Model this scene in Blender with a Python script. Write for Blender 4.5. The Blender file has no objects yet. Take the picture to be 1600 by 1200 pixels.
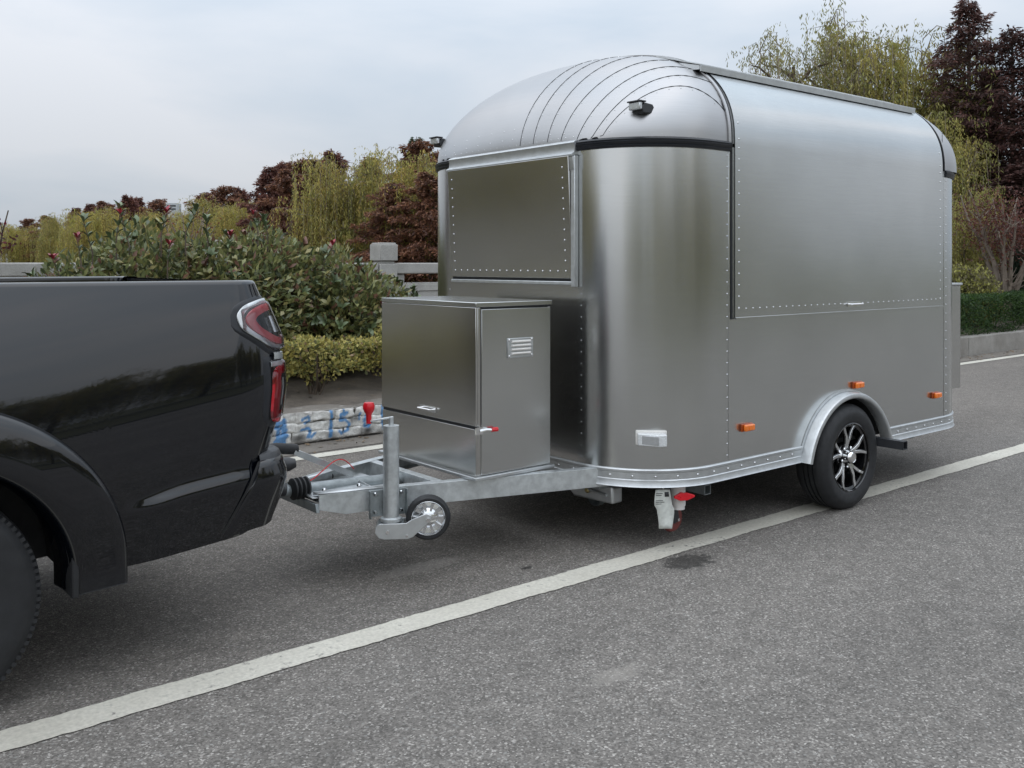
import bpy, math, random
import numpy as np
from math import sin, cos, pi, sqrt, radians as R
from mathutils import Matrix, Vector
S = bpy.context.scene
C = S.collection
# ---------------------------------------------------------------- camera, sky, sun, exposure
cam = bpy.data.cameras.new('camera'); co = bpy.data.objects.new('camera', cam); C.objects.link(co)
co.location = (0, 0, 1.5); co.rotation_euler = (R(90), 0, R(50.57 - 90))
cam.sensor_width = 36; cam.lens = 33.3; cam.shift_y = -0.1175; cam.clip_start = 0.05; cam.clip_end = 2000
S.camera = co
S.view_settings.view_transform = 'Standard'; S.view_settings.look = 'None'
S.view_settings.exposure = 0.57; S.view_settings.gamma = 1
try: S.view_settings.use_curve_mapping = False
except Exception: pass
W = bpy.data.worlds.new('World'); S.world = W; W.use_nodes = True
nt = W.node_tree; nt.nodes.clear()
def N(t, typ, **kw):
    n = t.nodes.new(typ)
    for k, v in kw.items():
        if k == 'inp':
            for a, b in v.items(): n.inputs[a].default_value = b
        else: setattr(n, k, v)
    return n
SUN_EL, SUN_AZ = 55, 215          # azimuth measured from +X towards +Y: where the light comes from
wo = N(nt, 'ShaderNodeOutputWorld'); bg = N(nt, 'ShaderNodeBackground', inp={'Strength': 0.1})
sky = N(nt, 'ShaderNodeTexSky', sky_type='NISHITA', sun_disc=False, sun_elevation=R(SUN_EL), sun_rotation=R(90 - SUN_AZ), dust_density=3.0)
tc = N(nt, 'ShaderNodeTexCoord'); sep = N(nt, 'ShaderNodeSeparateXYZ'); nt.links.new(tc.outputs['Generated'], sep.inputs[0])
mp = N(nt, 'ShaderNodeMapping', inp={'Scale': (1.0, 1.0, 3.2), 'Rotation': (0.1, 0.05, 0.5)}); nt.links.new(tc.outputs['Generated'], mp.inputs[0])
no = N(nt, 'ShaderNodeTexNoise', inp={'Scale': 1.9, 'Detail': 6.0, 'Roughness': 0.5, 'Distortion': 0.3}); nt.links.new(mp.outputs[0], no.inputs['Vector'])
rp = N(nt, 'ShaderNodeValToRGB'); rp.color_ramp.elements[0].position = 0.40; rp.color_ramp.elements[0].color = (4.7, 5.45, 6.3, 1)
rp.color_ramp.elements[1].position = 0.64; rp.color_ramp.elements[1].color = (6.6, 6.85, 7.3, 1)
nt.links.new(no.outputs['Fac'], rp.inputs[0])
zr = N(nt, 'ShaderNodeMapRange', inp={'From Min': 0.0, 'From Max': 1.0, 'To Min': 0.57, 'To Max': 2.0}); nt.links.new(sep.outputs['Z'], zr.inputs['Value'])
ml = N(nt, 'ShaderNodeVectorMath', operation='SCALE'); nt.links.new(rp.outputs[0], ml.inputs[0]); nt.links.new(zr.outputs[0], ml.inputs['Scale'])
mx = N(nt, 'ShaderNodeMix', data_type='RGBA', inp={0: 0.93}); nt.links.new(sky.outputs[0], mx.inputs[6]); nt.links.new(ml.outputs[0], mx.inputs[7])
nt.links.new(mx.outputs[2], bg.inputs[0]); nt.links.new(bg.outputs[0], wo.inputs[0])
sl = bpy.data.lights.new('sun', 'SUN'); so = bpy.data.objects.new('sun', sl); C.objects.link(so)
sl.energy = 0.6; sl.angle = R(150); sl.color = (1, 0.965, 0.92)
d = Vector((cos(R(SUN_AZ)) * cos(R(SUN_EL)), sin(R(SUN_AZ)) * cos(R(SUN_EL)), sin(R(SUN_EL))))
so.rotation_euler = d.to_track_quat('Z', 'Y').to_euler(); so.location = (-6, -6, 12)
# ---------------------------------------------------------------- materials
def newmat(name):
    m = bpy.data.materials.new(name); m.use_nodes = True
    return m, m.node_tree, m.node_tree.nodes['Principled BSDF']
def ramp(t, stops, src=None):
    r = N(t, 'ShaderNodeValToRGB'); e = r.color_ramp.elements
    while len(e) < len(stops): e.new(0.5)
    for i, (p, c) in enumerate(stops):
        e[i].position = p; e[i].color = (c, c, c, 1) if not hasattr(c, '__len__') else (*c, 1)
    if src is not None: t.links.new(src, r.inputs[0])
    return r
def coords(t, scale=(1, 1, 1), obj=True):
    a = N(t, 'ShaderNodeTexCoord'); b = N(t, 'ShaderNodeMapping', inp={'Scale': scale})
    t.links.new(a.outputs['Object' if obj else 'Generated'], b.inputs[0]); return b.outputs[0]
def noise(t, vec, scale, detail=4, rough=0.55, dist=0):
    n = N(t, 'ShaderNodeTexNoise', inp={'Scale': scale, 'Detail': detail, 'Roughness': rough, 'Distortion': dist}); t.links.new(vec, n.inputs['Vector']); return n.outputs['Fac']
def mixc(t, fac, a, b, blend='MIX'):
    m = N(t, 'ShaderNodeMix', data_type='RGBA', blend_type=blend)
    for s, v in ((0, fac), (6, a), (7, b)):
        if hasattr(v, 'is_linked'): t.links.new(v, m.inputs[s])
        elif s == 0: m.inputs[0].default_value = v
        else: m.inputs[s].default_value = (*v, 1)
    return m.outputs[2]
def mth(t, op, a, b=0.0, c=0.0):
    m = N(t, 'ShaderNodeMath', operation=op)
    for i, v in enumerate((a, b, c)):
        if hasattr(v, 'is_linked'): t.links.new(v, m.inputs[i])
        else: m.inputs[i].default_value = v
    return m.outputs[0]
def bump(t, p, h, strength=0.3, dist=0.01):
    b = N(t, 'ShaderNodeBump', inp={'Strength': strength, 'Distance': dist}); t.links.new(h, b.inputs['Height']); t.links.new(b.outputs[0], p.inputs['Normal']); return b
def plain(name, col, rough=0.5, metal=0.0, var=0.12, scale=8.0, coat=0.0, bmp=0.0, spec=0.5):
    m, t, p = newmat(name); v = coords(t)
    n = noise(t, v, scale, 5)
    r = ramp(t, [(0.3, 1 - var), (0.7, 1 + var * .6)], n)
    t.links.new(mixc(t, 1.0, r.outputs[0], col, 'MULTIPLY'), p.inputs['Base Color'])
    rr = ramp(t, [(0.3, max(0.02, rough - .07)), (0.7, min(1, rough + .07))], noise(t, v, scale * 2.3, 3)); t.links.new(rr.outputs[0], p.inputs['Roughness'])
    p.inputs['Metallic'].default_value = metal; p.inputs['Coat Weight'].default_value = coat; p.inputs['Coat Roughness'].default_value = .03
    p.inputs['Specular IOR Level'].default_value = spec
    if bmp: bump(t, p, noise(t, v, scale * 12, 3), bmp, 0.004)
    return m
def steel(name, col, rough, wav=0.25, brush=(2, 2, 160), specks=0.5):
    m, t, p = newmat(name); v = coords(t)
    big = noise(t, v, 1.3, 0); br = noise(t, coords(t, brush), 2.5, 2)
    c = ramp(t, [(0.25, 0.95), (0.75, 1.03)], br).outputs[0]
    c2 = ramp(t, [(0.3, 0.95), (0.7, 1.03)], noise(t, v, 2.1, 2)).outputs[0]
    cc = mixc(t, 1.0, mixc(t, 1.0, c, c2, 'MULTIPLY'), col, 'MULTIPLY')
    vo = N(t, 'ShaderNodeTexVoronoi', inp={'Scale': 55.0, 'Randomness': 1.0}); t.links.new(v, vo.inputs['Vector'])
    vsc = N(t, 'ShaderNodeSeparateColor'); t.links.new(vo.outputs['Color'], vsc.inputs[0]); wn = mth(t, 'MULTIPLY', ramp(t, [(0.06, 1.0), (0.14, 0.0)], vo.outputs['Distance']).outputs[0], ramp(t, [(0.90, 0.0), (0.92, 1.0)], vsc.outputs[1]).outputs[0])
    gate = ramp(t, [(0.42, 0.15), (0.6, 1.0)], noise(t, v, 3, 2)).outputs[0]
    sp = mth(t, 'MULTIPLY', mth(t, 'MULTIPLY', wn, gate), specks)
    t.links.new(mixc(t, sp, cc, (0.85, 0.86, 0.86)), p.inputs['Base Color'])
    rr = mth(t, 'MULTIPLY_ADD', noise(t, v, 1.7, 1), .09, rough - .05)
    t.links.new(rr, p.inputs['Roughness']); p.inputs['Metallic'].default_value = 1
    bump(t, p, big, wav, 0.03)
    return m
M = {}
M['steel'] = steel('brushed_steel', (0.585, 0.595, 0.59), 0.235, 0.10, specks=.5)
M['steel_front'] = steel('brushed_steel_front', (0.56, 0.555, 0.54), 0.235, 0.22, specks=0.9)
M['steel_roof'] = steel('dull_sheet_metal', (0.44, 0.44, 0.445), 0.36, 0.10, specks=.4)
M['alu'] = plain('aluminium_trim', (0.58, 0.60, 0.61), 0.40, 0.85, 0.1, 20)
M['galv'] = plain('galvanised_steel', (0.60, 0.63, 0.64), 0.42, 0.7, 0.22, 26, bmp=0.08)
M['galv_dark'] = plain('dull_zinc', (0.30, 0.33, 0.34), 0.5, 0.7, 0.25, 22)
M['chrome'] = plain('chrome', (0.8, 0.8, 0.8), 0.1, 1.0, 0.03)
M['rubber'] = plain('black_rubber', (0.016, 0.017, 0.019), 0.62, 0, 0.3, 14, bmp=0.12)
M['seal'] = plain('black_seal', (0.012, 0.014, 0.018), 0.38, 0, 0.1)
M['paint'] = plain('black_car_paint', (0.0012, 0.0022, 0.0045), 0.42, 0, 0.15, 3, coat=1.0, spec=.05)
M['paint'].node_tree.nodes['Principled BSDF'].inputs['Coat IOR'].default_value = 1.62
M['plastic'] = plain('black_plastic', (0.03, 0.032, 0.036), 0.42, 0, 0.15, 25, bmp=0.1)
M['gloss_black'] = plain('gloss_black', (0.008, 0.008, 0.009), 0.12, 0, 0.1, coat=.6)
M['underbody'] = plain('underbody_black', (0.012, 0.012, 0.013), 0.75, 0, 0.3, 10)
M['machined'] = plain('machined_alloy', (0.72, 0.73, 0.74), 0.2, 0.95, 0.05, 30)
M['amber'] = plain('amber_plastic', (0.85, 0.19, 0.012), 0.18, 0, 0.1, 60, coat=.8)
M['amber_dark'] = plain('amber_lens_base', (0.35, 0.06, 0.008), 0.3, 0, 0.1, 60)
M['red'] = plain('red_plastic', (0.62, 0.01, 0.02), 0.32, 0, 0.12, 30)
M['lamp_red'] = plain('red_lamp_lens', (0.42, 0.010, 0.022), 0.12, 0, 0.1, 50, coat=1.0)
M['lamp_red_sheen'] = plain('red_lens_with_sheen', (0.52, 0.09, 0.10), 0.12, 0, 0.1, 50, coat=1.0)  # red lens paled in colour to stand for reflections on the upper lamp
M['lamp_clear'] = plain('silver_reflector', (0.55, 0.57, 0.58), 0.15, 0.6, 0.1, 90)
M['white_plastic'] = plain('white_plastic', (0.72, 0.70, 0.67), 0.4, 0, 0.05, 20)
M['clear_plastic'] = plain('frosted_clear_plastic', (0.68, 0.70, 0.71), 0.25, 0.15, 0.08, 50, coat=.6)
M['paper'] = plain('paper_tag', (0.62, 0.64, 0.60), 0.6, 0, 0.18, 40)
M['brass'] = plain('brass', (0.4, 0.33, 0.16), 0.35, 1.0, 0.2, 50)
M['caster_red'] = plain('caster_red', (0.16, 0.03, 0.025), 0.45, 0, 0.2, 30)
M['bark'] = plain('bark', (0.10, 0.075, 0.055), 0.9, 0, 0.35, 7, bmp=0.5)
M['bark_pale'] = plain('pale_bark', (0.22, 0.18, 0.145), 0.9, 0, 0.3, 7, bmp=0.5)
def glassm():
    m, t, p = newmat('clear_lens'); t.nodes.remove(p)
    o = t.nodes['Material Output']; tr = N(t, 'ShaderNodeBsdfTransparent', inp={'Color': (.9, .9, .92, 1)}); gl = N(t, 'ShaderNodeBsdfGlossy', inp={'Roughness': 0.04})
    fr = N(t, 'ShaderNodeFresnel', inp={'IOR': 1.5}); mi = N(t, 'ShaderNodeMixShader')
    t.links.new(fr.outputs[0], mi.inputs[0]); t.links.new(tr.outputs[0], mi.inputs[1]); t.links.new(gl.outputs[0], mi.inputs[2]); t.links.new(mi.outputs[0], o.inputs[0])
    return m
M['lens'] = glassm()
M['window_glass'] = plain('dark_window_glass', (0.01, 0.012, 0.014), 0.04, 0, 0.05, coat=.5)
def leafmat(name, trans=0.35, rough=0.55):
    m, t, p = newmat(name); a = N(t, 'ShaderNodeAttribute', attribute_name='tint')
    v = noise(t, coords(t), 30, 2); c = mixc(t, 1.0, a.outputs['Color'], ramp(t, [(.3, .8), (.7, 1.15)], v).outputs[0], 'MULTIPLY')
    t.links.new(c, p.inputs['Base Color']); p.inputs['Roughness'].default_value = rough; p.inputs['Specular IOR Level'].default_value = .6 if 'gloss' in name else .35
    tr = N(t, 'ShaderNodeBsdfTranslucent'); t.links.new(c, tr.inputs[0]); mi = N(t, 'ShaderNodeMixShader', inp={0: trans})
    o = t.nodes['Material Output']; t.links.new(p.outputs[0], mi.inputs[1]); t.links.new(tr.outputs[0], mi.inputs[2]); t.links.new(mi.outputs[0], o.inputs[0])
    return m
M['leaf'] = leafmat('leaf_tinted'); M['leaf_gloss'] = leafmat('glossy_leaf', 0.25, 0.32)
def leafplain(name, col, rough=.36):
    m, t, p = newmat(name); oi = N(t, 'ShaderNodeObjectInfo')
    c = mixc(t, 1.0, ramp(t, [(0, .6), (1, 1.35)], oi.outputs['Random']).outputs[0], col, 'MULTIPLY')
    t.links.new(c, p.inputs['Base Color']); p.inputs['Roughness'].default_value = rough
    return m
M['leaf_green'] = leafplain('photinia_green_leaf', (0.10, 0.135, 0.065)); M['leaf_olive'] = leafplain('photinia_olive_leaf', (0.20, 0.19, 0.08))
M['leaf_red'] = leafplain('photinia_red_leaf', (0.26, 0.02, 0.035)); M['leaf_brown'] = leafplain('photinia_bronze_leaf', (0.18, 0.09, 0.065))
def asphalt():
    m, t, p = newmat('worn_asphalt'); v = coords(t)
    vo = N(t, 'ShaderNodeTexVoronoi', inp={'Scale': 150.0}); t.links.new(v, vo.inputs['Vector'])
    sc = N(t, 'ShaderNodeSeparateColor'); t.links.new(vo.outputs['Color'], sc.inputs[0])
    agg = ramp(t, [(0.0, (.080, .073, .065)), (0.45, (.137, .126, .113)), (0.8, (.172, .159, .143)), (0.93, (.25, .233, .210)), (1.0, (.37, .35, .32))], sc.outputs[0]).outputs[0]
    vo2 = N(t, 'ShaderNodeTexVoronoi', inp={'Scale': 66.0}); t.links.new(v, vo2.inputs['Vector'])
    s2 = N(t, 'ShaderNodeSeparateColor'); t.links.new(vo2.outputs['Color'], s2.inputs[0])
    m2 = mth(t, 'MULTIPLY', ramp(t, [(0.30, 1.0), (0.42, 0.0)], vo2.outputs['Distance']).outputs[0], ramp(t, [(0.86, 0.0), (0.9, 0.8)], s2.outputs[1]).outputs[0])
    c = mixc(t, m2, agg, (0.22, 0.215, 0.20))
    big = ramp(t, [(0.25, 0.74), (0.5, 1.0), (0.75, 1.2)], noise(t, coords(t, (.35, 1, 1)), 0.9, 7, .62)).outputs[0]
    med = ramp(t, [(0.3, 0.86), (0.7, 1.12)], noise(t, v, 9, 4)).outputs[0]
    c = mixc(t, 1.0, mixc(t, 1.0, c, big, 'MULTIPLY'), med, 'MULTIPLY')
    sx = N(t, 'ShaderNodeSeparateXYZ'); t.links.new(v, sx.inputs[0])
    lane = ramp(t, [(0.0, (1.15, 1.15, 1.16)), (1.0, (0.93, 0.90, 0.88))], mth(t, 'MULTIPLY_ADD', mth(t, 'ADD', sx.outputs[1], mth(t, 'MULTIPLY', noise(t, v, 1.5, 4), 0.8)), 0.9, -3.1)).outputs[0]
    c = mixc(t, 1.0, c, lane, 'MULTIPLY')
    def spot(x, y, rx, ry, edge):
        q = N(t, 'ShaderNodeVectorMath', operation='SUBTRACT', inp={1: (x, y, 0)}); t.links.new(v, q.inputs[0])
        q2 = N(t, 'ShaderNodeVectorMath', operation='MULTIPLY', inp={1: (1 / rx, 1 / ry, 0)}); t.links.new(q.outputs[0], q2.inputs[0])
        l = N(t, 'ShaderNodeVectorMath', operation='LENGTH'); t.links.new(q2.outputs[0], l.inputs[0])
        return ramp(t, [(0.45, 1.0), (0.62, 0.0)], mth(t, 'ADD', mth(t, 'MULTIPLY', l.outputs['Value'], .5), mth(t, 'MULTIPLY_ADD', noise(t, v, edge, 6, .8), 1.5, -.68))).outputs[0]
    wet = mth(t, 'MAXIMUM', spot(3.72, 3.12, .16, .10, 22), spot(4.1, 3.27, .05, .03, 30)); wet = mth(t, 'MAXIMUM', wet, spot(3.02, 3.56, .035, .02, 40))
    c = mixc(t, mth(t, 'MULTIPLY', wet, .68), c, (0.012, 0.012, 0.012))
    pale = mth(t, 'MAXIMUM', spot(2.5, 2.43, .13, .05, 25), spot(2.62, 3.9, .25, .07, 35))
    c = mixc(t, mth(t, 'MULTIPLY', pale, .42), c, (0.30, 0.28, 0.25))
    t.links.new(c, p.inputs['Base Color'])
    t.links.new(mth(t, 'SUBTRACT', .86, mth(t, 'MULTIPLY', wet, .35)), p.inputs['Roughness'])
    h = mth(t, 'SUBTRACT', mth(t, 'MULTIPLY', noise(t, v, 60, 4), .8), vo.outputs['Distance'])
    bump(t, p, h, 0.5, 0.005)
    return m
M['asphalt'] = asphalt()
def marking():
    m, t, p = newmat('worn_road_paint'); v = coords(t)
    n = noise(t, v, 28, 7, .7); n2 = noise(t, v, 2.3, 5)
    wear = ramp(t, [(0.62, 0.0), (0.72, 1.0)], mth(t, 'ADD', mth(t, 'MULTIPLY', n, .7), mth(t, 'MULTIPLY', n2, .38))).outputs[0]
    vo = N(t, 'ShaderNodeTexVoronoi', inp={'Scale': 105.0}); t.links.new(v, vo.inputs['Vector'])
    base = mixc(t, ramp(t, [(.3, 0), (.7, 1)], n2).outputs[0], (0.50, 0.475, 0.41), (0.62, 0.595, 0.52))
    base = mixc(t, 1.0, base, ramp(t, [(0.3, .84), (0.7, 1.08)], noise(t, v, 70, 3)).outputs[0], 'MULTIPLY')
    t.links.new(mixc(t, wear, base, (0.12, 0.115, 0.11)), p.inputs['Base Color']); p.inputs['Roughness'].default_value = .75
    bump(t, p, vo.outputs['Distance'], .35, .004)
    return m
M['marking'] = marking()
def stone(name, c1, c2, scale=14, b=.5, grain=True):
    m, t, p = newmat(name); v = coords(t)
    c = mixc(t, ramp(t, [(.3, 0), (.7, 1)], noise(t, v, scale * .25, 6, .65)).outputs[0], c1, c2)
    c = mixc(t, 1.0, c, ramp(t, [(.3, .75), (.7, 1.2)], noise(t, v, scale * 9, 2)).outputs[0], 'MULTIPLY')
    t.links.new(c, p.inputs['Base Color']); p.inputs['Roughness'].default_value = .88
    bump(t, p, noise(t, v, scale * 4, 6, .7), b, .008)
    return m
M['granite'] = stone('pale_granite', (0.30, 0.29, 0.27), (0.42, 0.41, 0.39))
M['concrete'] = stone('stained_concrete', (0.20, 0.185, 0.165), (0.33, 0.315, 0.29), 10)
M['gutter'] = stone('dusty_gutter', (0.12, 0.105, 0.09), (0.20, 0.18, 0.155), 12)
M['soil'] = stone('dry_soil', (0.06, 0.05, 0.042), (0.15, 0.125, 0.10), 16, 1.0)
M['grass'] = stone('rough_grass', (0.05, 0.055, 0.02), (0.11, 0.10, 0.045), 6, 1.0)
M['water'] = plain('dull_river', (0.03, 0.035, 0.03), .12, 0, .1, 1)
def paintedstone():
    m, t, p = newmat('whitewashed_rubble'); v = coords(t); a = N(t, 'ShaderNodeAttribute', attribute_name='tint')
    c = mixc(t, 1.0, a.outputs['Color'], ramp(t, [(.3, .72), (.7, 1.15)], noise(t, v, 45, 5, .7)).outputs[0], 'MULTIPLY')
    chip = ramp(t, [(.64, 0), (.72, .7)], noise(t, v, 18, 6, .7)).outputs[0]
    t.links.new(mixc(t, chip, c, (0.17, 0.145, 0.12)), p.inputs['Base Color']); p.inputs['Roughness'].default_value = .85
    bump(t, p, noise(t, v, 30, 6, .7), .7, .012)
    return m
M['painted_stone'] = paintedstone()
# ---------------------------------------------------------------- mesh builder
OFF = {}
class MB:
    def __init__(s): s.v = []; s.f = []
    def add(s, vs, fs):
        b = len(s.v); s.v += [tuple(x) for x in vs]; s.f += [tuple(b + i for i in f) for f in fs]; return s
    def box(s, x0, x1, y0, y1, z0, z1, m=None):
        vs = [(x, y, z) for x in (x0, x1) for y in (y0, y1) for z in (z0, z1)]
        if m: vs = [tuple(m @ Vector(q)) for q in vs]
        return s.add(vs, [(0, 1, 3, 2), (4, 6, 7, 5), (0, 4, 5, 1), (2, 3, 7, 6), (0, 2, 6, 4), (1, 5, 7, 3)])
    def bar(s, a, b, w, h, up=(0, 0, 1)):
        a, b = Vector(a), Vector(b); d = (b - a).normalized(); u = Vector(up); sd = d.cross(u).normalized(); u = sd.cross(d)
        vs = [p + sd * (i * w / 2) + u * (j * h / 2) for p in (a, b) for i in (-1, 1) for j in (-1, 1)]
        return s.add(vs, [(0, 1, 3, 2), (4, 6, 7, 5), (0, 4, 5, 1), (2, 3, 7, 6), (0, 2, 6, 4), (1, 5, 7, 3)])
    def tube(s, pts, r, n=8, cap=True):
        P = [Vector(p) for p in pts]; k = len(P); rr = r if hasattr(r, '__len__') else [r] * k; b = len(s.v); prev = None
        for i, p in enumerate(P):
            d = (P[min(i + 1, k - 1)] - P[max(i - 1, 0)]).normalized()
            if prev is None: prev = d.orthogonal().normalized()
            u = (prev - d * prev.dot(d)); u = u.normalized() if u.length > 1e-6 else d.orthogonal().normalized(); prev = u; w = d.cross(u)
            for j in range(n): s.v.append(tuple(p + (u * cos(2 * pi * j / n) + w * sin(2 * pi * j / n)) * rr[i]))
        for i in range(k - 1):
            for j in range(n): s.f.append((b + i * n + j, b + i * n + (j + 1) % n, b + (i + 1) * n + (j + 1) % n, b + (i + 1) * n + j))
        if cap: s.f.append(tuple(b + j for j in reversed(range(n)))); s.f.append(tuple(b + (k - 1) * n + j for j in range(n)))
        return s
    def lathe(s, prof, n=32, m=None, a0=0, a1=2 * pi):
        b = len(s.v); full = abs(a1 - a0 - 2 * pi) < 1e-6; nn = n if full else n + 1
        for j in range(nn):
            a = a0 + (a1 - a0) * j / n
            for (r, h) in prof:
                q = Vector((r * cos(a), r * sin(a), h)); s.v.append(tuple(m @ q if m else q))
        L = len(prof)
        for j in range(n):
            for i in range(L - 1):
                k = (j + 1) % nn; s.f.append((b + j * L + i, b + k * L + i, b + k * L + i + 1, b + j * L + i + 1))
        return s
    def grid(s, fn, us, vs):
        b = len(s.v); nv = len(vs)
        for u in us:
            for v in vs: s.v.append(tuple(fn(u, v)))
        for i in range(len(us) - 1):
            for j in range(nv - 1): s.f.append((b + i * nv + j, b + (i + 1) * nv + j, b + (i + 1) * nv + j + 1, b + i * nv + j + 1))
        return s
    def prism(s, poly, fa, fb):
        n = len(poly); b = len(s.v)
        for p in poly: s.v.append(tuple(fa(p)))
        for p in poly: s.v.append(tuple(fb(p)))
        s.f.append(tuple(b + i for i in range(n))); s.f.append(tuple(b + n + i for i in reversed(range(n))))
        for i in range(n): j = (i + 1) % n; s.f.append((b + j, b + i, b + n + i, b + n + j))
        return s
    def mesh(s, name, off=(0, 0, 0), smooth=35):
        me = bpy.data.meshes.new(name)
        me.from_pydata([(x - off[0], y - off[1], z - off[2]) for x, y, z in s.v], [], s.f); me.update()
        if smooth:
            me.polygons.foreach_set('use_smooth', [True] * len(me.polygons)); me.set_sharp_from_angle(angle=R(smooth))
        return me
def tagp(o, label=None, cat=None, group=None, kind=None):
    for k, v in (('label', label), ('category', cat), ('group', group), ('kind', kind)):
        if v: o[k] = v
    return o
def link(name, me, mat=None, parent=None, loc=None, rot=None, scale=None):
    o = bpy.data.objects.new(name, me); C.objects.link(o)
    if mat and me and not me.materials: me.materials.append(M[mat] if isinstance(mat, str) else mat)
    if parent: o.parent = parent
    if loc is not None: o.location = loc
    if rot is not None: o.rotation_euler = rot
    if scale is not None: o.scale = scale
    return o
def thing(name, label, cat, loc=(0, 0, 0), rz=0, group=None):
    o = bpy.data.objects.new(name, None); C.objects.link(o); o.location = loc; o.rotation_euler = (0, 0, rz); o.empty_display_size = .2
    OFF[o.name] = loc; return tagp(o, label, cat, group)
def part(name, mb, mat, parent, bevel=0, smooth=35, kind=None, label=None, solid=0):
    off = OFF.get(parent.name, (0, 0, 0)) if parent else (0, 0, 0)
    o = link(name, mb.mesh(name, off, smooth), mat, parent); OFF[o.name] = off
    if solid: q = o.modifiers.new('s', 'SOLIDIFY'); q.thickness = solid; q.offset = 0
    if bevel: q = o.modifiers.new('b', 'BEVEL'); q.width = bevel; q.segments = 2; q.limit_method = 'ANGLE'; q.angle_limit = R(50)
    return tagp(o, label, kind=kind)
def lin(a, b, n): return [a + (b - a) * i / (n - 1) for i in range(n)]
def cosp(a, b, n): return [a + (b - a) * (1 - cos(pi / 2 * i / (n - 1))) for i in range(n)]
def sms(x): x = max(0., min(1., x)); return x * x * (3 - 2 * x)
def struct(name, mb, mat, **k): return part(name, mb, mat, None, kind='structure', **k)
# ================================================================ SETTING
def sheet(x0, x1, y0, y1, z): return MB().add([(x0, y0, z), (x1, y0, z), (x1, y1, z), (x0, y1, z)], [(0, 1, 2, 3)])
struct('road', sheet(-150, 400, -9, 7.16, 0.0), 'asphalt')
lm = MB()
def wobble(x, s): return 0.002 * sin(x * 3.1 + s) + 0.0025 * sin(x * 11.3 + s * 2)
xs = lin(-12, 24, 1201); lrs = random.Random(8); je = [(lrs.uniform(-.0035, .0035), lrs.uniform(-.0035, .0035)) for _ in xs]
for i in range(len(xs) - 1):
    a, b = xs[i], xs[i + 1]
    lm.add([(a, 3.235 + wobble(a, 1) + je[i][0], .004), (b, 3.235 + wobble(b, 1) + je[i + 1][0], .004), (b, 3.385 + wobble(b, 4) + je[i + 1][1], .004), (a, 3.385 + wobble(a, 4) + je[i][1], .004)], [(0, 1, 2, 3)])
lm.add([(-100, 3.235, .004), (-12, 3.235, .004), (-12, 3.385, .004), (-100, 3.385, .004)], [(0, 1, 2, 3)])
lm.add([(24, 3.235, .004), (200, 3.235, .004), (200, 3.385, .004), (24, 3.385, .004)], [(0, 1, 2, 3)])
struct('lane_marking', lm, 'marking', smooth=0)
struct('edge_marking', sheet(-100, 300, 6.60, 6.74, .004), 'marking', smooth=0)
struct('gutter', sheet(-100, 300, 6.80, 7.16, .004), 'gutter', smooth=0)
rnd = random.Random(5)
# planting bed rising behind the kerb wall, then open ground
def bedz(x, y):
    return .25 + .12 * sms((y - 7.3) / 1.3) + .02 * sin(x * 2.3 + y * 3) + .012 * sin(x * 7.7 - y * 5)
struct('planting_bed', MB().grid(lambda x, y: (x, y, bedz(x, y)), lin(-40, 60, 700), lin(7.24, 10.4, 26)), 'soil', smooth=60)
struct('ground', MB().grid(lambda x, y: (x, y, .33 - (0.5 * sms((y - 11) / 6))), lin(-300, 400, 30), [10.3, 11, 12, 13, 14, 15, 17, 22, 40, 100, 600]), 'grass', smooth=60)
struct('verge', sheet(-300, 400, -600, -9, .05), 'grass', smooth=0)
struct('far_ground', sheet(-900, 1200, -900, 1200, -.25), 'grass', smooth=0)
# kerb wall of whitewashed rubble with blue painted figures, plain concrete further along
from mathutils import noise as mn
kw = thing('kerb_wall', 'low kerb wall of whitewashed rubble with blue painted numbers, along the planting bed', 'wall', (0, 7.16, 0))
part('core', MB().box(-40, 10.5, 7.19, 7.44, 0, .262), 'concrete', kw)
cap = MB().grid(lambda x, y: (x, 7.172 + y * .3, .266 + .012 * mn.noise((x * 3, y * 4, 1)) + .006 * mn.noise((x * 15, y * 9, 2)) - (.02 if y == 0 else 0)), lin(-8, 10.5, 500), lin(0, 1, 8))
part('capping', cap, 'gutter', kw, smooth=60)
W_, B_ = (0.86, 0.85, 0.81), (0.08, 0.27, 0.56)
strokes = [  # polylines (x, z), half width
    ([(3.42, .22), (3.43, .05)], .018), ([(3.38, .17), (3.50, .14)], .012), ([(3.48, .21), (3.47, .04)], .02), ([(3.40, .05), (3.50, .09)], .016), ([(3.39,.20),(3.49,.20)],.01),
    ([(3.64, .205), (3.70, .225), (3.71, .19), (3.67, .175)], .010), ([(3.64, .12), (3.70, .13), (3.72, .10), (3.69, .06)], .011), ([(3.72,.05),(3.76,.085)],.010),
    ([(3.91, .245), (3.915, .15), (3.90, .045)], .014),
    ([(4.06, .225), (4.00, .215), (4.0, .165), (4.05, .165), (4.085, .125), (4.07, .075), (4.01, .055), (3.985, .075)], .011), ([(4.03,.25),(4.035,.2)],.009),
    ([(4.27, .20), (4.235, .15), (4.24, .095), (4.285, .085), (4.30, .12), (4.26, .14)], .011), ([(4.19, .21), (4.185, .15)], .008),
    ([(4.42, .245), (4.415, .16), (4.425, .06)], .012)]
def sdist(x, z):
    best = 9
    for pl, w in strokes:
        for (ax, az), (bx, bz) in zip(pl, pl[1:]):
            dx, dz = bx - ax, bz - az; t_ = max(0, min(1, ((x - ax) * dx + (z - az) * dz) / (dx * dx + dz * dz)))
            best = min(best, math.hypot(x - ax - t_ * dx, z - az - t_ * dz) / w)
    return best
def tint(me, cols):
    a = me.color_attributes.new('tint', 'FLOAT_COLOR', 'POINT'); a.data.foreach_set('color', np.array(cols, dtype=np.float32).ravel())
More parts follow.
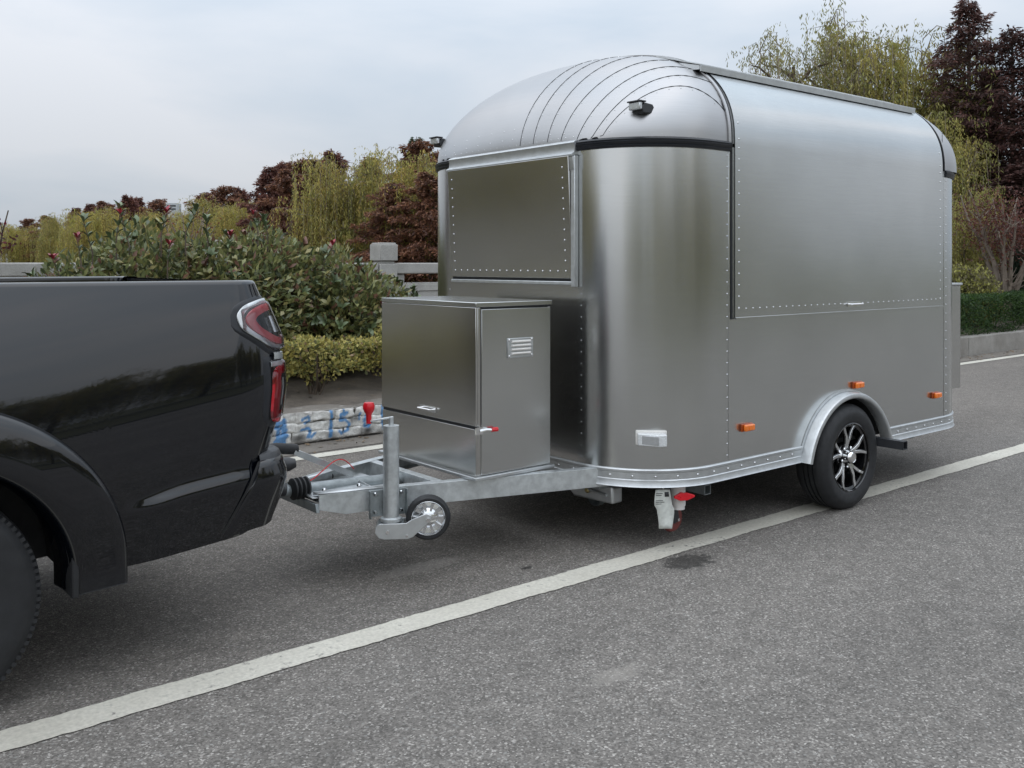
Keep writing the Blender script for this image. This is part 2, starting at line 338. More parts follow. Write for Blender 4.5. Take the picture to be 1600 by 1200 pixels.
def wallcol(x, z):
    n = mn.noise((x * 22, z * 22, 3)) ; n2 = mn.noise((x * 7, z * 9, 7))
    k = .95 + .25 * n
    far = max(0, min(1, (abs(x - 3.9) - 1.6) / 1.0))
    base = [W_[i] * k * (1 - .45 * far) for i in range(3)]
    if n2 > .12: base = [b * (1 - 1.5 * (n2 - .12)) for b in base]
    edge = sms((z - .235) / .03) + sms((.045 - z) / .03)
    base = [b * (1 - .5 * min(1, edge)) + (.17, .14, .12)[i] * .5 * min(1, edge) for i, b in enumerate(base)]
    dd = sdist(x, z) + .45 * n + .35 * mn.noise((x * 60, z * 60, 9))
    f = .92 * (1 - sms((dd - .8) / .7)) if 3.3 < x < 4.5 else 0
    return [base[i] * (1 - f) + B_[i] * f for i in range(3)] + [1]
cellz = [(.008, .10), (.098, .18), (.178, .262)]
x0r = [-2.0 + rnd.random() * .1 for _ in cellz]
count = 0
for row, (za, zb_) in enumerate(cellz):
    x = x0r[row]
    while x < 7.5:
        w = rnd.uniform(.10, .26); nx, nz = max(6, int(w / (.010 if 3.2 < x < 4.7 else .03))), (8 if 3.2 < x < 4.7 else 5)
        za2, zb2 = za + rnd.uniform(-.008, .008), zb_ + rnd.uniform(-.012, .008); sk = rnd.uniform(-.02, .02); dp = rnd.uniform(.004, .016); sd = rnd.random() * 50
        vs, cs = [], []
        mbx = MB()
        for i in range(nx + 1):
            for j in range(nz + 1):
                u, v = i / nx, j / nz; px_ = x - .004 + (w + .008) * u + sk * v + .008 * mn.noise((v * 3, sd, 0)); pz_ = za2 + (zb2 - za2) * v + .01 * mn.noise((u * 3 + sd, 1, 0))
                e = min(1, 9 * min(u, 1 - u)) ** .5 * min(1, 7 * min(v, 1 - v)) ** .5
                pz_ += .022 * mn.noise((px_ * 9, pz_ * 7, 4)) * (1 if .03 < pz_ < .25 else 0); py_ = 7.180 - e * (dp + .006 + .014 * mn.noise((px_ * 14, pz_ * 14, sd)))
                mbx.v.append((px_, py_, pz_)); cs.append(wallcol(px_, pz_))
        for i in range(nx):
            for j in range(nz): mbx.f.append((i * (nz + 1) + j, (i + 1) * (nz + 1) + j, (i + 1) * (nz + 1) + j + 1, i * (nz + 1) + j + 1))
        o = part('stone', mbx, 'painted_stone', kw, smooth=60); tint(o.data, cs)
        x += w; count += 1
kc = thing('concrete_kerb', 'plain stained concrete kerb wall below the clipped green hedge beyond the trailer', 'kerb', (11, 7.16, 0))
k0 = MB()
for i in range(24):
    xa = 10.5 + i * 2.5
    q = MB().grid(lambda x, v: (x, 7.17 + (0 if v < .85 else (v - .85) * 1.6), min(v, .85) / .85 * .30 + .008 * mn.noise((x * 2, v, 0))), lin(xa + .006, xa + 2.494, 14), [0, .3, .6, .82, .85, .9, 1.0])
    part('kerb_block', q, 'concrete', kc, smooth=30)
part('core', MB().box(10.5, 70.5, 7.19, 7.42, 0, .27), 'concrete', kc)
# leaf litter along the gutter
lit = MB()
for i in range(900):
    x = rnd.uniform(1, 22); y = 7.12 - abs(rnd.gauss(0, .16)) if rnd.random() < .6 else rnd.uniform(7.3, 9.0); z = .008 if y < 7.16 else bedz(x, y) + .006
    a = rnd.random() * 6.28; s_ = rnd.uniform(.012, .035); t_ = rnd.uniform(0, .012)
    lit.add([(x + s_ * cos(a), y + s_ * sin(a), z), (x + .5 * s_ * cos(a + 1.6), y + .5 * s_ * sin(a + 1.6), z + t_), (x - s_ * cos(a), y - s_ * sin(a), z + t_), (x - .5 * s_ * cos(a + 1.6), y - .5 * s_ * sin(a + 1.6), z)], [(0, 1, 2, 3)])
M['litter'] = plain('dry_leaf_litter', (0.17, 0.12, 0.07), .8, 0, .4, 60)
part('leaf_litter', lit, 'litter', None, smooth=0, kind='stuff')
# ---------------------------------------------------------------- stone balustrade
bl = thing('stone_balustrade', 'pale stone balustrade with square capped posts behind the shrubs', 'balustrade', (6.13, 9.9, .4))
for i in range(-6, 5):
    x = 6.15 + 2.2 * i
    p = MB().box(x - .12, x + .12, 9.83, 10.07, .25, 1.50).box(x - .095, x + .095, 9.855, 10.045, 1.50, 1.535)
    part('post', p, 'granite', bl, bevel=.008)
    part('post_cap', MB().box(x - .125, x + .125, 9.825, 10.075, 1.535, 1.735).box(x - .11, x + .11, 9.84, 10.06, 1.735, 1.755), 'granite', bl, bevel=.015)
    if i < 4:
        part('handrail', MB().box(x + .123, x + 2.077, 9.86, 10.04, 1.375, 1.51), 'granite', bl, bevel=.015)
        part('panel', MB().box(x + .123, x + 2.077, 9.90, 10.0, .45, 1.265).box(x + .123, x + 2.077, 9.885, 10.015, 1.16, 1.245), 'granite', bl, bevel=.006)
        for sx_ in (x + .20, x + 2.0): part('spacer', MB().box(sx_ - .07, sx_ + .07, 9.90, 10.0, 1.268, 1.372), 'granite', bl, bevel=.01)
        part('spacer', MB().box(x + 1.03, x + 1.17, 9.90, 10.0, 1.268, 1.372), 'granite', bl, bevel=.01)
# ================================================================ PLANTS
def leafmesh(name, c, d, nrm, ln, wd, col, fold=.0):
    """quads: base, side, tip, side. arrays (n,3),(n,)"""
    n = len(c); d = d / (np.linalg.norm(d, axis=1, keepdims=True) + 1e-9)
    s = np.cross(d, nrm); s /= (np.linalg.norm(s, axis=1, keepdims=True) + 1e-9); up = np.cross(s, d)
    ln = np.broadcast_to(np.asarray(ln, float), (n,))[:, None]; wd = np.broadcast_to(np.asarray(wd, float), (n,))[:, None]
    V = np.stack([c, c + d * ln * .5 + s * wd * .5 + up * wd * fold, c + d * ln, c + d * ln * .5 - s * wd * .5 + up * wd * fold], 1).reshape(-1, 3)
    me = bpy.data.meshes.new(name); me.vertices.add(4 * n); me.vertices.foreach_set('co', V.astype(np.float32).ravel())
    me.loops.add(4 * n); me.loops.foreach_set('vertex_index', np.arange(4 * n, dtype=np.int32)); me.polygons.add(n)
    me.polygons.foreach_set('loop_start', np.arange(0, 4 * n, 4, dtype=np.int32)); me.update(calc_edges=True)
    cc = np.concatenate([np.repeat(col, 4, 0), np.ones((4 * n, 1))], 1).astype(np.float32)
    a = me.color_attributes.new('tint', 'FLOAT_COLOR', 'POINT'); a.data.foreach_set('color', cc.ravel())
    return me
def unit(a): return a / (np.linalg.norm(a, axis=-1, keepdims=True) + 1e-9)
def palette(rs, n, cols, ws, var=.22):
    k = rs.choice(len(cols), n, p=np.array(ws) / sum(ws)); c = np.array(cols)[k]
    return c * (1 + rs.uniform(-var, var, (n, 1)))
def limbs(mb, rs, h, nl, spread, r0, start=.25, lift=.6):
    """trunk with limbs; returns limb tip points"""
    tp = [(0, 0, -.3)]; x = y = 0
    for i in range(1, 8): x += rs.normal(0, .03 * h / 8); y += rs.normal(0, .03 * h / 8); tp.append((x, y, h * .8 * i / 7))
    mb.tube(tp, [r0 * (1 - .8 * i / 7) for i in range(8)], 8); tips = []
    for k in range(nl):
        t = start + (1 - start) * (k + rs.uniform(0, .8)) / nl; i = min(6, int(t * 7)); b = np.array(tp[i]) * (1 - (t * 7 - i)) + np.array(tp[i + 1]) * (t * 7 - i)
        a = k * 2.4 + rs.uniform(-.4, .4); L = spread * (1.05 - .5 * t) * rs.uniform(.7, 1.15); e = b.copy(); pts = [b]
        for q in range(1, 6):
            e = b + np.array([cos(a) * L * q / 5, sin(a) * L * q / 5, lift * L * (q / 5) * (1.2 - .35 * q / 5)]) + rs.normal(0, .03 * L, 3); pts.append(e)
        mb.tube(pts, [r0 * .42 * (1 - t * .5) * (1 - .85 * q / 5) + .006 for q in range(6)], 5); tips.append(pts)
    return tips, tp
def willow(seed, h, wd, ns, thin=1.0, leafs=1.0, cols=None, lsz=1.0):
    rs = np.random.RandomState(seed); mb = MB(); tips, tp = limbs(mb, rs, h, 12, wd * .85, .035 * h * .8, .3, .75)
    anchors = []
    for pts in tips:
        for q in range(2, 6): anchors.append(pts[q])
    anchors = np.array(anchors); cl, dl, sl_, c_l = [], [], [], []; tw = MB()
    cols = cols or [(0.22, 0.21, 0.05), (0.27, 0.235, 0.06), (0.17, 0.185, 0.05), (0.30, 0.23, 0.07)]
    for k in range(ns):
        a0 = anchors[rs.randint(len(anchors))] + rs.normal(0, .22, 3); az = rs.uniform(0, 6.283); out = rs.uniform(.3, 1.1) * wd * .30
        rise = rs.uniform(.1, .75); L = rs.uniform(.35, 1.0) * h * .55
        top = a0 + np.array([cos(az) * out * .5, sin(az) * out * .5, rise]); end = np.array([a0[0] + cos(az) * out, a0[1] + sin(az) * out, a0[2] + rise * .6])
        zb = max(.3, end[2] - L); n = int((end[2] - zb) / (.085 / leafs)) + 4; shade = rs.uniform(.72, 1.2); colk = cols[rs.randint(len(cols))]
        t = np.linspace(0, 1, n)[:, None]; arch = a0 * (1 - t) ** 2 + 2 * top * t * (1 - t) + end * t * t
        hang = np.concatenate([np.repeat(end[None, :2], n, 0) + np.cumsum(rs.normal(0, .012, (n, 2)), 0), np.linspace(end[2], zb, n)[:, None]], 1)
        m1 = arch[::3]; pts = np.concatenate([m1, hang]); keep = rs.uniform(0, 1, len(pts)) < thin
        if k % 3 == 0: tw.tube([tuple(a0), tuple(top * .6 + a0 * .2 + end * .2), tuple(end), tuple(hang[-1])], [.012, .01, .007, .003], 3, cap=False)
        pts = pts[keep] + rs.normal(0, .03, (keep.sum(), 3)); dd = rs.normal(0, .5, (len(pts), 3)); dd[:, 2] = -1
        cl.append(pts); dl.append(dd); c_l.append(np.array(colk)[None] * shade * (1 + rs.uniform(-.2, .2, (len(pts), 1))))
    c = np.concatenate(cl); dd = np.concatenate(dl); col = np.concatenate(c_l); n = len(c)
    me = leafmesh('willow_leaves', c, dd, rs.normal(0, 1, (n, 3)), rs.uniform(.10, .2, n) * lsz, rs.uniform(.028, .05, n) * lsz, col, .2)
    return mb.mesh('willow_trunk', smooth=60), tw.mesh('willow_twigs', smooth=0), me
def redwood(seed, h, wd, nb, cols, leafn=60, power=.9, size=.16):
    rs = np.random.RandomState(seed); mb = MB(); tp = [(0, 0, -.3)]; x = y = 0
    for i in range(1, 9): x += rs.normal(0, .012 * h / 8); y += rs.normal(0, .012 * h / 8); tp.append((x, y, h * i / 8.))
    mb.tube(tp, [.017 * h * (1 - i / 8.3) + .01 for i in range(9)], 7); C_, D_, K_ = [], [], []
    for k in range(nb):
        t = (k + rs.uniform(0, 1)) / nb; t = .08 + .91 * t; i = min(7, int(t * 8)); b = np.array(tp[i]) * (1 - (t * 8 - i)) + np.array(tp[i + 1]) * (t * 8 - i)
        a = k * 2.4 + rs.uniform(-.5, .5); prof = (1 - t) ** power * (1.0 if t > .2 else .75 + t) + .035; L = wd * prof * rs.uniform(.55, 1.2); up = rs.uniform(.05, .55) + .5 * t
        pts = [b + np.array([cos(a) * L * q, sin(a) * L * q, L * (up * q - .45 * q * q)]) for q in (0, .25, .5, .75, 1)]
        mb.tube(pts, [.012 * h * .35 * (1 - t) + .012, .02 + .01 * (1 - t), .014, .009, .004], 4, cap=False)
        n = int(leafn * (.4 + L / wd)); q = rs.uniform(.12, 1.05, n) ** .8
        P = b[None] + np.stack([cos(a) * L * q, sin(a) * L * q, L * (up * q - .45 * q * q)], 1); wv = .10 + .20 * L * (1.1 - q)
        side = rs.normal(0, 1, n) * wv; P += np.stack([-sin(a) * side, cos(a) * side, rs.normal(-.04, .07, n) - .25 * np.abs(side)], 1)
        dd = np.stack([cos(a) + rs.normal(0, .8, n), sin(a) + rs.normal(0, .8, n), rs.normal(-.45, .45, n)], 1); sh = rs.uniform(.7, 1.25)
        C_.append(P); D_.append(dd); K_.append(palette(rs, n, cols, [1] * len(cols), .25) * sh)
    c = np.concatenate(C_); n = len(c)
    me = leafmesh('conifer_sprays', c, np.concatenate(D_), rs.normal(0, .6, (n, 3)) + np.array([0, 0, 1]), rs.uniform(.7, 1.5, n) * size, rs.uniform(.25, .5, n) * size, np.concatenate(K_), .15)
    return mb.mesh('conifer_trunk', smooth=60), me
def addwillow(P, x, y, s, rz, label, group, name='willow_tree', z=-.05):
    t = thing(name, label, 'willow tree', (x, y, z), rz, group); t.scale = (s, s, s)
    link('trunk', P[0], 'bark', t); link('twigs', P[1], 'bark_pale', t); link('crown', P[2], 'leaf', t); return t
def addconifer(P, x, y, s, rz, label, group, sz=1.0, name='redwood_tree', z=-.1, cat='conifer'):
    t = thing(name, label, cat, (x, y, z), rz, group); t.scale = (s, s, s * sz)
    link('trunk', P[0], 'bark', t); link('crown', P[1], 'leaf', t); return t
TH = R(50.57)
def along(az, D): return (D * (cos(TH) - az * -sin(TH)) , D * (sin(TH) + az * -cos(TH)))   # metres from the viewpoint: forward D, sideways az*D
yl = [(0.36, 0.33, 0.10), (0.44, 0.38, 0.11), (0.42, 0.32, 0.09), (0.25, 0.25, 0.08)]
WA = willow(11, 6.4, 3.4, 1000, 1.0, 1.0, yl); WB = willow(23, 6.0, 3.8, 950, 1.0, 1.0, [(0.42, 0.37, 0.09), (0.36, 0.34, 0.09), (0.45, 0.34, 0.10)])
WC = willow(31, 6.6, 2.3, 330, .85, 1.7, [(0.30, 0.28, 0.11), (0.35, 0.31, 0.11), (0.25, 0.25, 0.11)], .58)
WD = willow(47, 6.0, 2.6, 900, .95, 1.7, [(0.34, 0.31, 0.09), (0.40, 0.34, 0.10), (0.27, 0.27, 0.08)], .68)
mar = [(0.17, 0.075, 0.06), (0.22, 0.10, 0.07), (0.13, 0.06, 0.055)]
RA = redwood(5, 7.5, 2.7, 110, mar, 170, .75, .22); RB = redwood(9, 7.0, 3.0, 100, [(0.22, 0.105, 0.065), (0.28, 0.135, 0.075), (0.16, 0.08, 0.06)], 160, .6, .22)
RC = redwood(15, 12.2, 3.3, 190, [(0.125, 0.068, 0.06), (0.15, 0.075, 0.062), (0.10, 0.06, 0.055)], 125, .8, .17); RD = redwood(21, 11, 3.2, 180, [(0.11, 0.06, 0.056), (0.14, 0.068, 0.058), (0.09, 0.06, 0.055)], 115, .7, .17)
GA = redwood(27, 8.6, 2.4, 100, [(0.045, 0.065, 0.035), (0.06, 0.075, 0.04)], 120, .9, .24)
def pxw(px, D): return along((px - 800) / 1480, D)
# the far bank row: (px, distance, top height m, proto, kind)
row = [(-60, 84, 5.0, 'WB', 'broad'), (30, 82, 4.8, 'WB', 'low'), (95, 74, 5.0, 'WA', 'thin-topped'), (150, 66, 5.2, 'WB', 'rounded'), (215, 62, 4.7, 'WA', 'golden'), (285, 58, 4.6, 'WB', 'wide'), (345, 52, 4.9, 'WA', 'pale'), (400, 50, 4.6, 'WB', 'bright'), (548, 40, 6.0, 'WA', 'tall drooping'), (500, 46, 4.4, 'WB', 'short'), (600, 41, 4.4, 'WA', 'dense'), (672, 39, 5.4, 'WB', 'full'), (740, 38, 6.0, 'WA', 'hidden-based')]
protos = dict(WA=(WA, 8.0), WB=(WB, 7.5), RA=(RA, 7.7), RB=(RB, 7.2))
where = ['at the left edge of the photo', 'just right of the left edge of the photo', 'rising thinly above the row', 'next to the thin-topped willow', 'behind the left part of the photinia shrubs', 'above the middle of the photinia shrubs', 'left of the bare-twigged tree', 'right of the bare-twigged tree and under the red crowns', 'tallest of the row left of the trailer', 'low between the two taller willows', 'behind the balustrade just left of its visible post', 'directly behind the visible balustrade post', 'partly hidden behind the trailer front']
def setbox(P):
    co_ = np.empty(len(P[-1].vertices) * 3, np.float32); P[-1].vertices.foreach_get('co', co_); return float(np.percentile(co_.reshape(-1, 3)[:, 2], 99.7))
HT = {k: setbox(v[0]) for k, v in protos.items()}
for i, (px, D, h, k, w) in enumerate(row):
    x, y = pxw(px, D); addwillow(protos[k][0], x, y, (h + .1) / HT[k], i * 1.3, f'{w} yellow-green weeping willow {where[i]}', 'weeping willows along the far bank')
rr = [(45, 88, 5.6), (118, 78, 6.0), (165, 74, 6.3), (200, 72, 6.6), (245, 70, 6.2), (215, 80, 7.0), (352, 56, 6.0), (420, 47, 6.2), (455, 43, 5.7), (495, 41, 5.9), (612, 37, 4.6), (640, 40.5, 5.3), (655, 45, 7.2), (575, 50, 7.0), (672, 36, 4.9), (375, 60, 6.2), (320, 62, 6.1), (445, 54, 7.2), (475, 50, 6.9), (140, 84, 6.7), (75, 82, 5.6), (520, 48, 7.1)]
rl = ['small and rounded at the far left end', 'beside the thin willow top', 'left one of a pair above the shrubs', 'above the raised photinia twigs', 'next to the distant building', 'in the back of the left maroon group', 'behind the bare-twigged tree', 'with the pointed dark top', 'broad and full left of the tall willow', 'closest to the tall willow on its left', 'just right of the tall willow', 'beside the green conifer', 'behind the green conifer', 'behind the top of the tall willow', 'low behind the balustrade, half hidden behind the trailer', 'filling in right of the bare-twigged tree', 'just left of the bare-twigged tree', 'in the deep back left of centre', 'behind the broad one left of the tall willow', 'far back beside the thin willow top', 'small and far back near the left end', 'in the back right beside the tall willow']
for i, (px, D, h) in enumerate(rr):
    k = 'RA' if i % 2 else 'RB'; x, y = pxw(px, D); addconifer(protos[k][0], x, y, (h + .1) / HT[k], i * 2.1, 'maroon autumn tree of the left row, ' + rl[i], 'maroon trees behind the willows')
x, y = pxw(650, 47); addconifer(GA, x, y, .92, .4, 'dark green pointed conifer rising above the maroon trees left of the trailer', None, name='green_conifer')
# right hand group
rt = [(1238, 27, 1.0, WC, 'thin sparse willow with a narrow tall top behind the trailer roof', 8.0), (1330, 28, 1.0, WC, 'sparse willow with an airy pointed top right of the narrow one', 8.7), (1180, 31, 1.0, WC, 'very sparse low willow arching just above the front of the trailer roof', 6.6), (1290, 30, 1, WC, 'open willow filling the gap between the two airy tops', 6.8),
      (1400, 27, 1.0, WD, 'dense olive willow beside the dark maroon trees', 8.0), (1440, 24, .9, WD, 'drooping willow close behind the rear end of the trailer', 4.9), (1497, 20.5, .7, WD, 'small low willow showing right of the trailer rear edge', 3.0)]
HC, HD = setbox(WC), setbox(WD)
for i, (px, D, s, P, lb, h) in enumerate(rt):
    x, y = pxw(px, D); addwillow(P, x, y, (h + .1) / (HC if P is WC else HD), i * 1.7 + .5, lb, 'willows behind the trailer')
rr2 = [(1512, 25.5, 8.5, RC, 'tallest dark maroon conifer right of the trailer'), (1585, 24.5, 7.5, RD, 'second dark maroon conifer at the right edge, with a thin pointed top'), (1490, 30, 7.0, RD, 'dark maroon conifer partly behind the olive willow'), (1550, 27, 6.8, RC, 'shorter dark conifer between the two tall maroon ones'), (1640, 24, 7.6, RC, 'dark conifer cut by the right edge of the photo'), (1535, 24, 4.0, RD, 'low dark maroon tree behind the yellow bush'), (1600, 23, 3.9, RC, 'low dark tree at the right edge behind the bare stems'),(1495,27,5.5,RC,'dark conifer low behind the trailer rear edge')]
HRC, HRD = setbox(RC), setbox(RD)
for i, (px, D, h, P, lb) in enumerate(rr2):
    x, y = pxw(px, D); s = (h + .1) / (HRC if P is RC else HRD); t = addconifer(P, x, y, s, i * 1.9, lb, 'dark maroon conifers at the right'); t.scale = (max(s, .8), max(s, .8), s)
# bare tree with twigs left of centre, bare multi-stem tree at right
def baretree(name, label, x, y, h, r0, mat, n=9, seed=3, lean=.35, z=.3):
    rs = np.random.RandomState(seed); t = thing(name, label, 'bare tree', (x, y, z)); tr, tw = MB(), MB(); lv = []
    for k in range(n):
        a = k * 2.4 + rs.uniform(-.3, .3); l = rs.uniform(.5, 1) * lean * h; pts = []
        for q in range(7):
            f = q / 6; pts.append(np.array([cos(a) * l * f ** 1.4, sin(a) * l * f ** 1.4, h * f * rs.uniform(.96, 1.0) * (1 - .1 * (k % 3))]) + rs.normal(0, .015 * h * f, 3))
        pts.sort(key=lambda p: p[2]); tr.tube(pts, [r0 * (1 - f_ / 6.5) + .006 for f_ in range(7)], 6)
        for w in range(9):
            i = rs.randint(2, 6); b = pts[i] * rs.uniform(.97, 1); e = b + np.array([rs.normal(0, .14), rs.normal(0, .14), rs.uniform(.1, .3)]) * h * .55; m_ = (b + e) / 2 + rs.normal(0, .04 * h, 3) * .5
            tw.tube([b, m_, e], [r0 * .28 + .003, r0 * .2, .003], 4, cap=False); lv += [e, m_ + (e - m_) * .5]
    part('trunk', tr, mat, None, smooth=60).parent = t; part('branches', tw, mat, None, smooth=0).parent = t
    return t, np.array(lv)
x, y = pxw(297, 30); tb, lv = baretree('bare_tree', 'almost leafless tree with a few reddish leaves above the shrubs left of centre', x, y, 3.1, .035, 'bark_pale', 7, 4, .3)
rs = np.random.RandomState(2); k = np.repeat(lv, 3, 0) + rs.normal(0, .12, (len(lv) * 3, 3)); link('leaves', leafmesh('sparse_leaves', k, rs.normal(0, 1, k.shape), rs.normal(0, 1, k.shape), .09, .05, palette(rs, len(k), [(0.2, 0.06, 0.05), (0.15, 0.08, 0.05)], [1, 1])), 'leaf', tb)
x, y = pxw(1572, 19); tb, lv = baretree('multi_stem_tree', 'multi-stemmed pale bare tree with rusty foliage on top, right of the yellow bush', x, y, 2.6, .055, 'bark_pale', 10, 8, .34)
k = np.repeat(lv[lv[:, 2] > 1.5], 26, 0); k = k + rs.normal(0, .22, k.shape); link('leaves', leafmesh('rusty_leaves', k, rs.normal(0, 1, k.shape), rs.normal(0, 1, k.shape), .075, .03, palette(rs, len(k), [(0.14, 0.05, 0.035), (0.10, 0.04, 0.035)], [1, 1])), 'leaf', tb)
x, y = pxw(-34, 12); tb, lv = baretree('twiggy_sapling', 'thin sapling with dark red leaves poking in at the left edge', x, y, 1.95, .02, 'bark', 4, 14, .2)
k = np.repeat(lv, 5, 0) + rs.normal(0, .05, (len(lv) * 5, 3)); link('leaves', leafmesh('sapling_leaves', k, rs.normal(0, 1, k.shape), rs.normal(0, 1, k.shape), .07, .035, palette(rs, len(k), [(0.12, 0.02, 0.03), (0.08, 0.03, 0.03)], [1, 1])), 'leaf', tb)
# shrubs -----------------------------------------------------------
def blob(rs, n, blobs, shell=.55):
    """points spread through overlapping ellipsoids, denser at their skins; returns points and outward directions"""
    w = np.array([b[3] * b[4] + b[3] * b[5] for b in blobs]); k = rs.choice(len(blobs), n, p=w / w.sum()); B = np.array(blobs)[k]
    d = unit(rs.normal(0, 1, (n, 3))); r = rs.uniform(shell ** 3, 1, n) ** (1 / 3.) * (1 + .10 * np.sin(d[:, 0] * 7 + B[:, 0] * 5) * np.cos(d[:, 2] * 6 + B[:, 1]))
    return B[:, :3] + d * r[:, None] * B[:, 3:6], d
LF = {}
def leafproto(w, l):
    mb = MB(); n = 5
    for i in range(n + 1):
        t = i / n; ww = w * .5 * (sin(pi * min(1, t * .92 + .04)) ** .8); z = l * .18 * sin(t * 2.2)
        for s_ in (-1, 0, 1): mb.v.append((ww * s_, t * l, z + (0 if s_ == 0 else ww * .35)))
    for i in range(n):
        for j in range(2): a = i * 3 + j; mb.f.append((a, a + 1, a + 4, a + 3))
    return mb
PH = ['leaf_green', 'leaf_green', 'leaf_olive', 'leaf_brown', 'leaf_red']
leafmeshes = []
for q, mt_ in enumerate(['leaf_green', 'leaf_olive', 'leaf_brown', 'leaf_red']):
    me = leafproto(.042, .105).mesh('photinia_leaf', smooth=60); me.materials.append(M[mt_]); leafmeshes.append(me)
def photinia(label, cx, cy, blobs, seed, shoots, nl=12500):
    rs = np.random.RandomState(seed); t = thing('photinia_shrub', label, 'shrub', (cx, cy, bedz(cx, cy)), 0, 'photinia shrubs along the balustrade'); oz = bedz(cx, cy)
    bl_ = [(bx - cx, by - cy, bz - oz, rx, ry, rz_) for bx, by, bz, rx, ry, rz_ in blobs]
    P, d = blob(rs, nl, bl_, .5); keep = P[:, 2] > .12; P, d = P[keep], d[keep]; n = len(P)
    up = unit(d + np.array([0, 0, .35]) + rs.normal(0, .8, (n, 3)))
    pal = palette(rs, n, [(0.17, 0.195, 0.08), (0.25, 0.26, 0.10), (0.33, 0.29, 0.12), (0.24, 0.13, 0.09), (0.08, 0.10, 0.05)], [5, 4, 2.0, 1, 2], .25)
    link('foliage', leafmesh('photinia_foliage', P, up, rs.normal(0, .8, (n, 3)) + d, rs.uniform(.06, .11, n), rs.uniform(.027, .044, n), pal, .22), 'leaf_gloss', t)['kind'] = 'stuff'
    st = MB()
    for k_ in range(16):
        b = bl_[rs.randint(len(bl_))]; a = rs.uniform(0, 6.28); e = (b[0] + cos(a) * b[3] * .6, b[1] + sin(a) * b[4] * .6, b[2] + b[5] * .5)
        st.tube([(e[0] * .3 + rs.normal(0, .1), e[1] * .3, -.05), (e[0] * .7, e[1] * .7, e[2] * .5), e], [.02, .014, .006], 5)
    part('stems', st, 'bark', None, smooth=60).parent = t
    Q, dq = blob(rs, 900, bl_, .97); ok = (dq[:, 1] + dq[:, 0] * .5 < .25) & (Q[:, 2] > .3); Q, dq = Q[ok][:46], dq[ok][:46]
    def whorl(p, ax, m, kind, s=1.0):
        ax = Vector(ax).normalized()
        for w in range(m):
            a = w * 2.4 + rs.uniform(-.4, .4); base = ax.orthogonal().normalized(); side = Matrix.Rotation(a, 3, ax) @ base; dr = (side * rs.uniform(.6, 1.1) + ax * rs.uniform(.4, 1.0)).normalized()
            nz = ax.cross(dr).cross(dr) * -1; xx = dr.cross(nz).normalized(); zz = xx.cross(dr)
            mt = Matrix((xx, dr, zz)).transposed().to_euler(); o = bpy.data.objects.new('leaf', leafmeshes[kind]); C.objects.link(o); o.parent = t; o.location = p; o.rotation_euler = mt; q_ = s * rs.uniform(.75, 1.15); o.scale = (q_, q_, q_)
    for p, q in zip(Q, dq): whorl(tuple(p), tuple(q + np.array([0, 0, .5]) + rs.normal(0, .2, 3)), 5, rs.choice([0, 0, 0, 1, 2]), 1.0)
    for (sx, sy, sz, L, red) in shoots:
        sh = MB()
        b = Vector((sx - cx, sy - cy, sz - oz)); e = b + Vector((rs.normal(0, .06), rs.normal(0, .05), L)); sh.tube([b - Vector((0, 0, .2)), b, e], [.008, .006, .004], 4); part('shoot', sh, 'bark', None, smooth=60).parent = t
        for f in (.2, .5, .8): whorl(tuple(b.lerp(e, f)), (0, 0, 1), 3, 0 if not red or f < .7 else 2, .85)
        whorl(tuple(e), (0, 0, 1), 6, 3 if red else 0, .75 if red else .9)
photinia('leftmost photinia shrub with red shoot tips above the pickup bed', 2.75, 8.95, [(2.35, 8.9, .95, .45, .6, .62), (2.9, 9.0, 1.1, .65, .6, .72), (2.6, 8.7, .8, .55, .5, .6)], 3, [(2.3, 8.6, 1.50, .22, 1), (2.42, 8.7, 1.60, .26, 0), (2.62, 8.7, 1.72, .22, 1), (2.7, 8.6, 1.66, .32, 0), (2.98, 8.6, 1.76, .20, 1), (3.0, 8.5, 1.5, .16, 1), (2.15, 8.6, 1.35, .18, 1), (3.2, 8.6, 1.78, .2, 0)])
photinia('photinia shrub in the middle of the three, tallest and widest', 3.85, 8.95, [(3.5, 9.0, 1.1, .6, .6, .68), (4.1, 9.0, 1.15, .65, .6, .70), (3.8, 8.7, .9, .7, .5, .7)], 7, [(3.45, 8.7, 1.7, .2, 0), (3.95, 8.7, 1.82, .16, 1), (4.05, 8.7, 1.8, .14, 0), (3.6, 8.6, 1.6, .16, 1)], 14000)
photinia('photinia shrub nearest the balustrade post, sloping down to the storage box', 5.0, 8.9, [(4.75, 8.95, 1.0, .6, .55, .68), (5.25, 8.95, .88, .55, .5, .55), (5.65, 8.9, .72, .42, .45, .45), (4.9, 8.65, .8, .6, .4, .6)], 12, [(4.6, 8.6, 1.5, .18, 1), (5.1, 8.6, 1.35, .14, 0), (5.7, 8.6, 1.05, .15, 0), (5.2, 8.4, .95, .12, 1)], 14000)
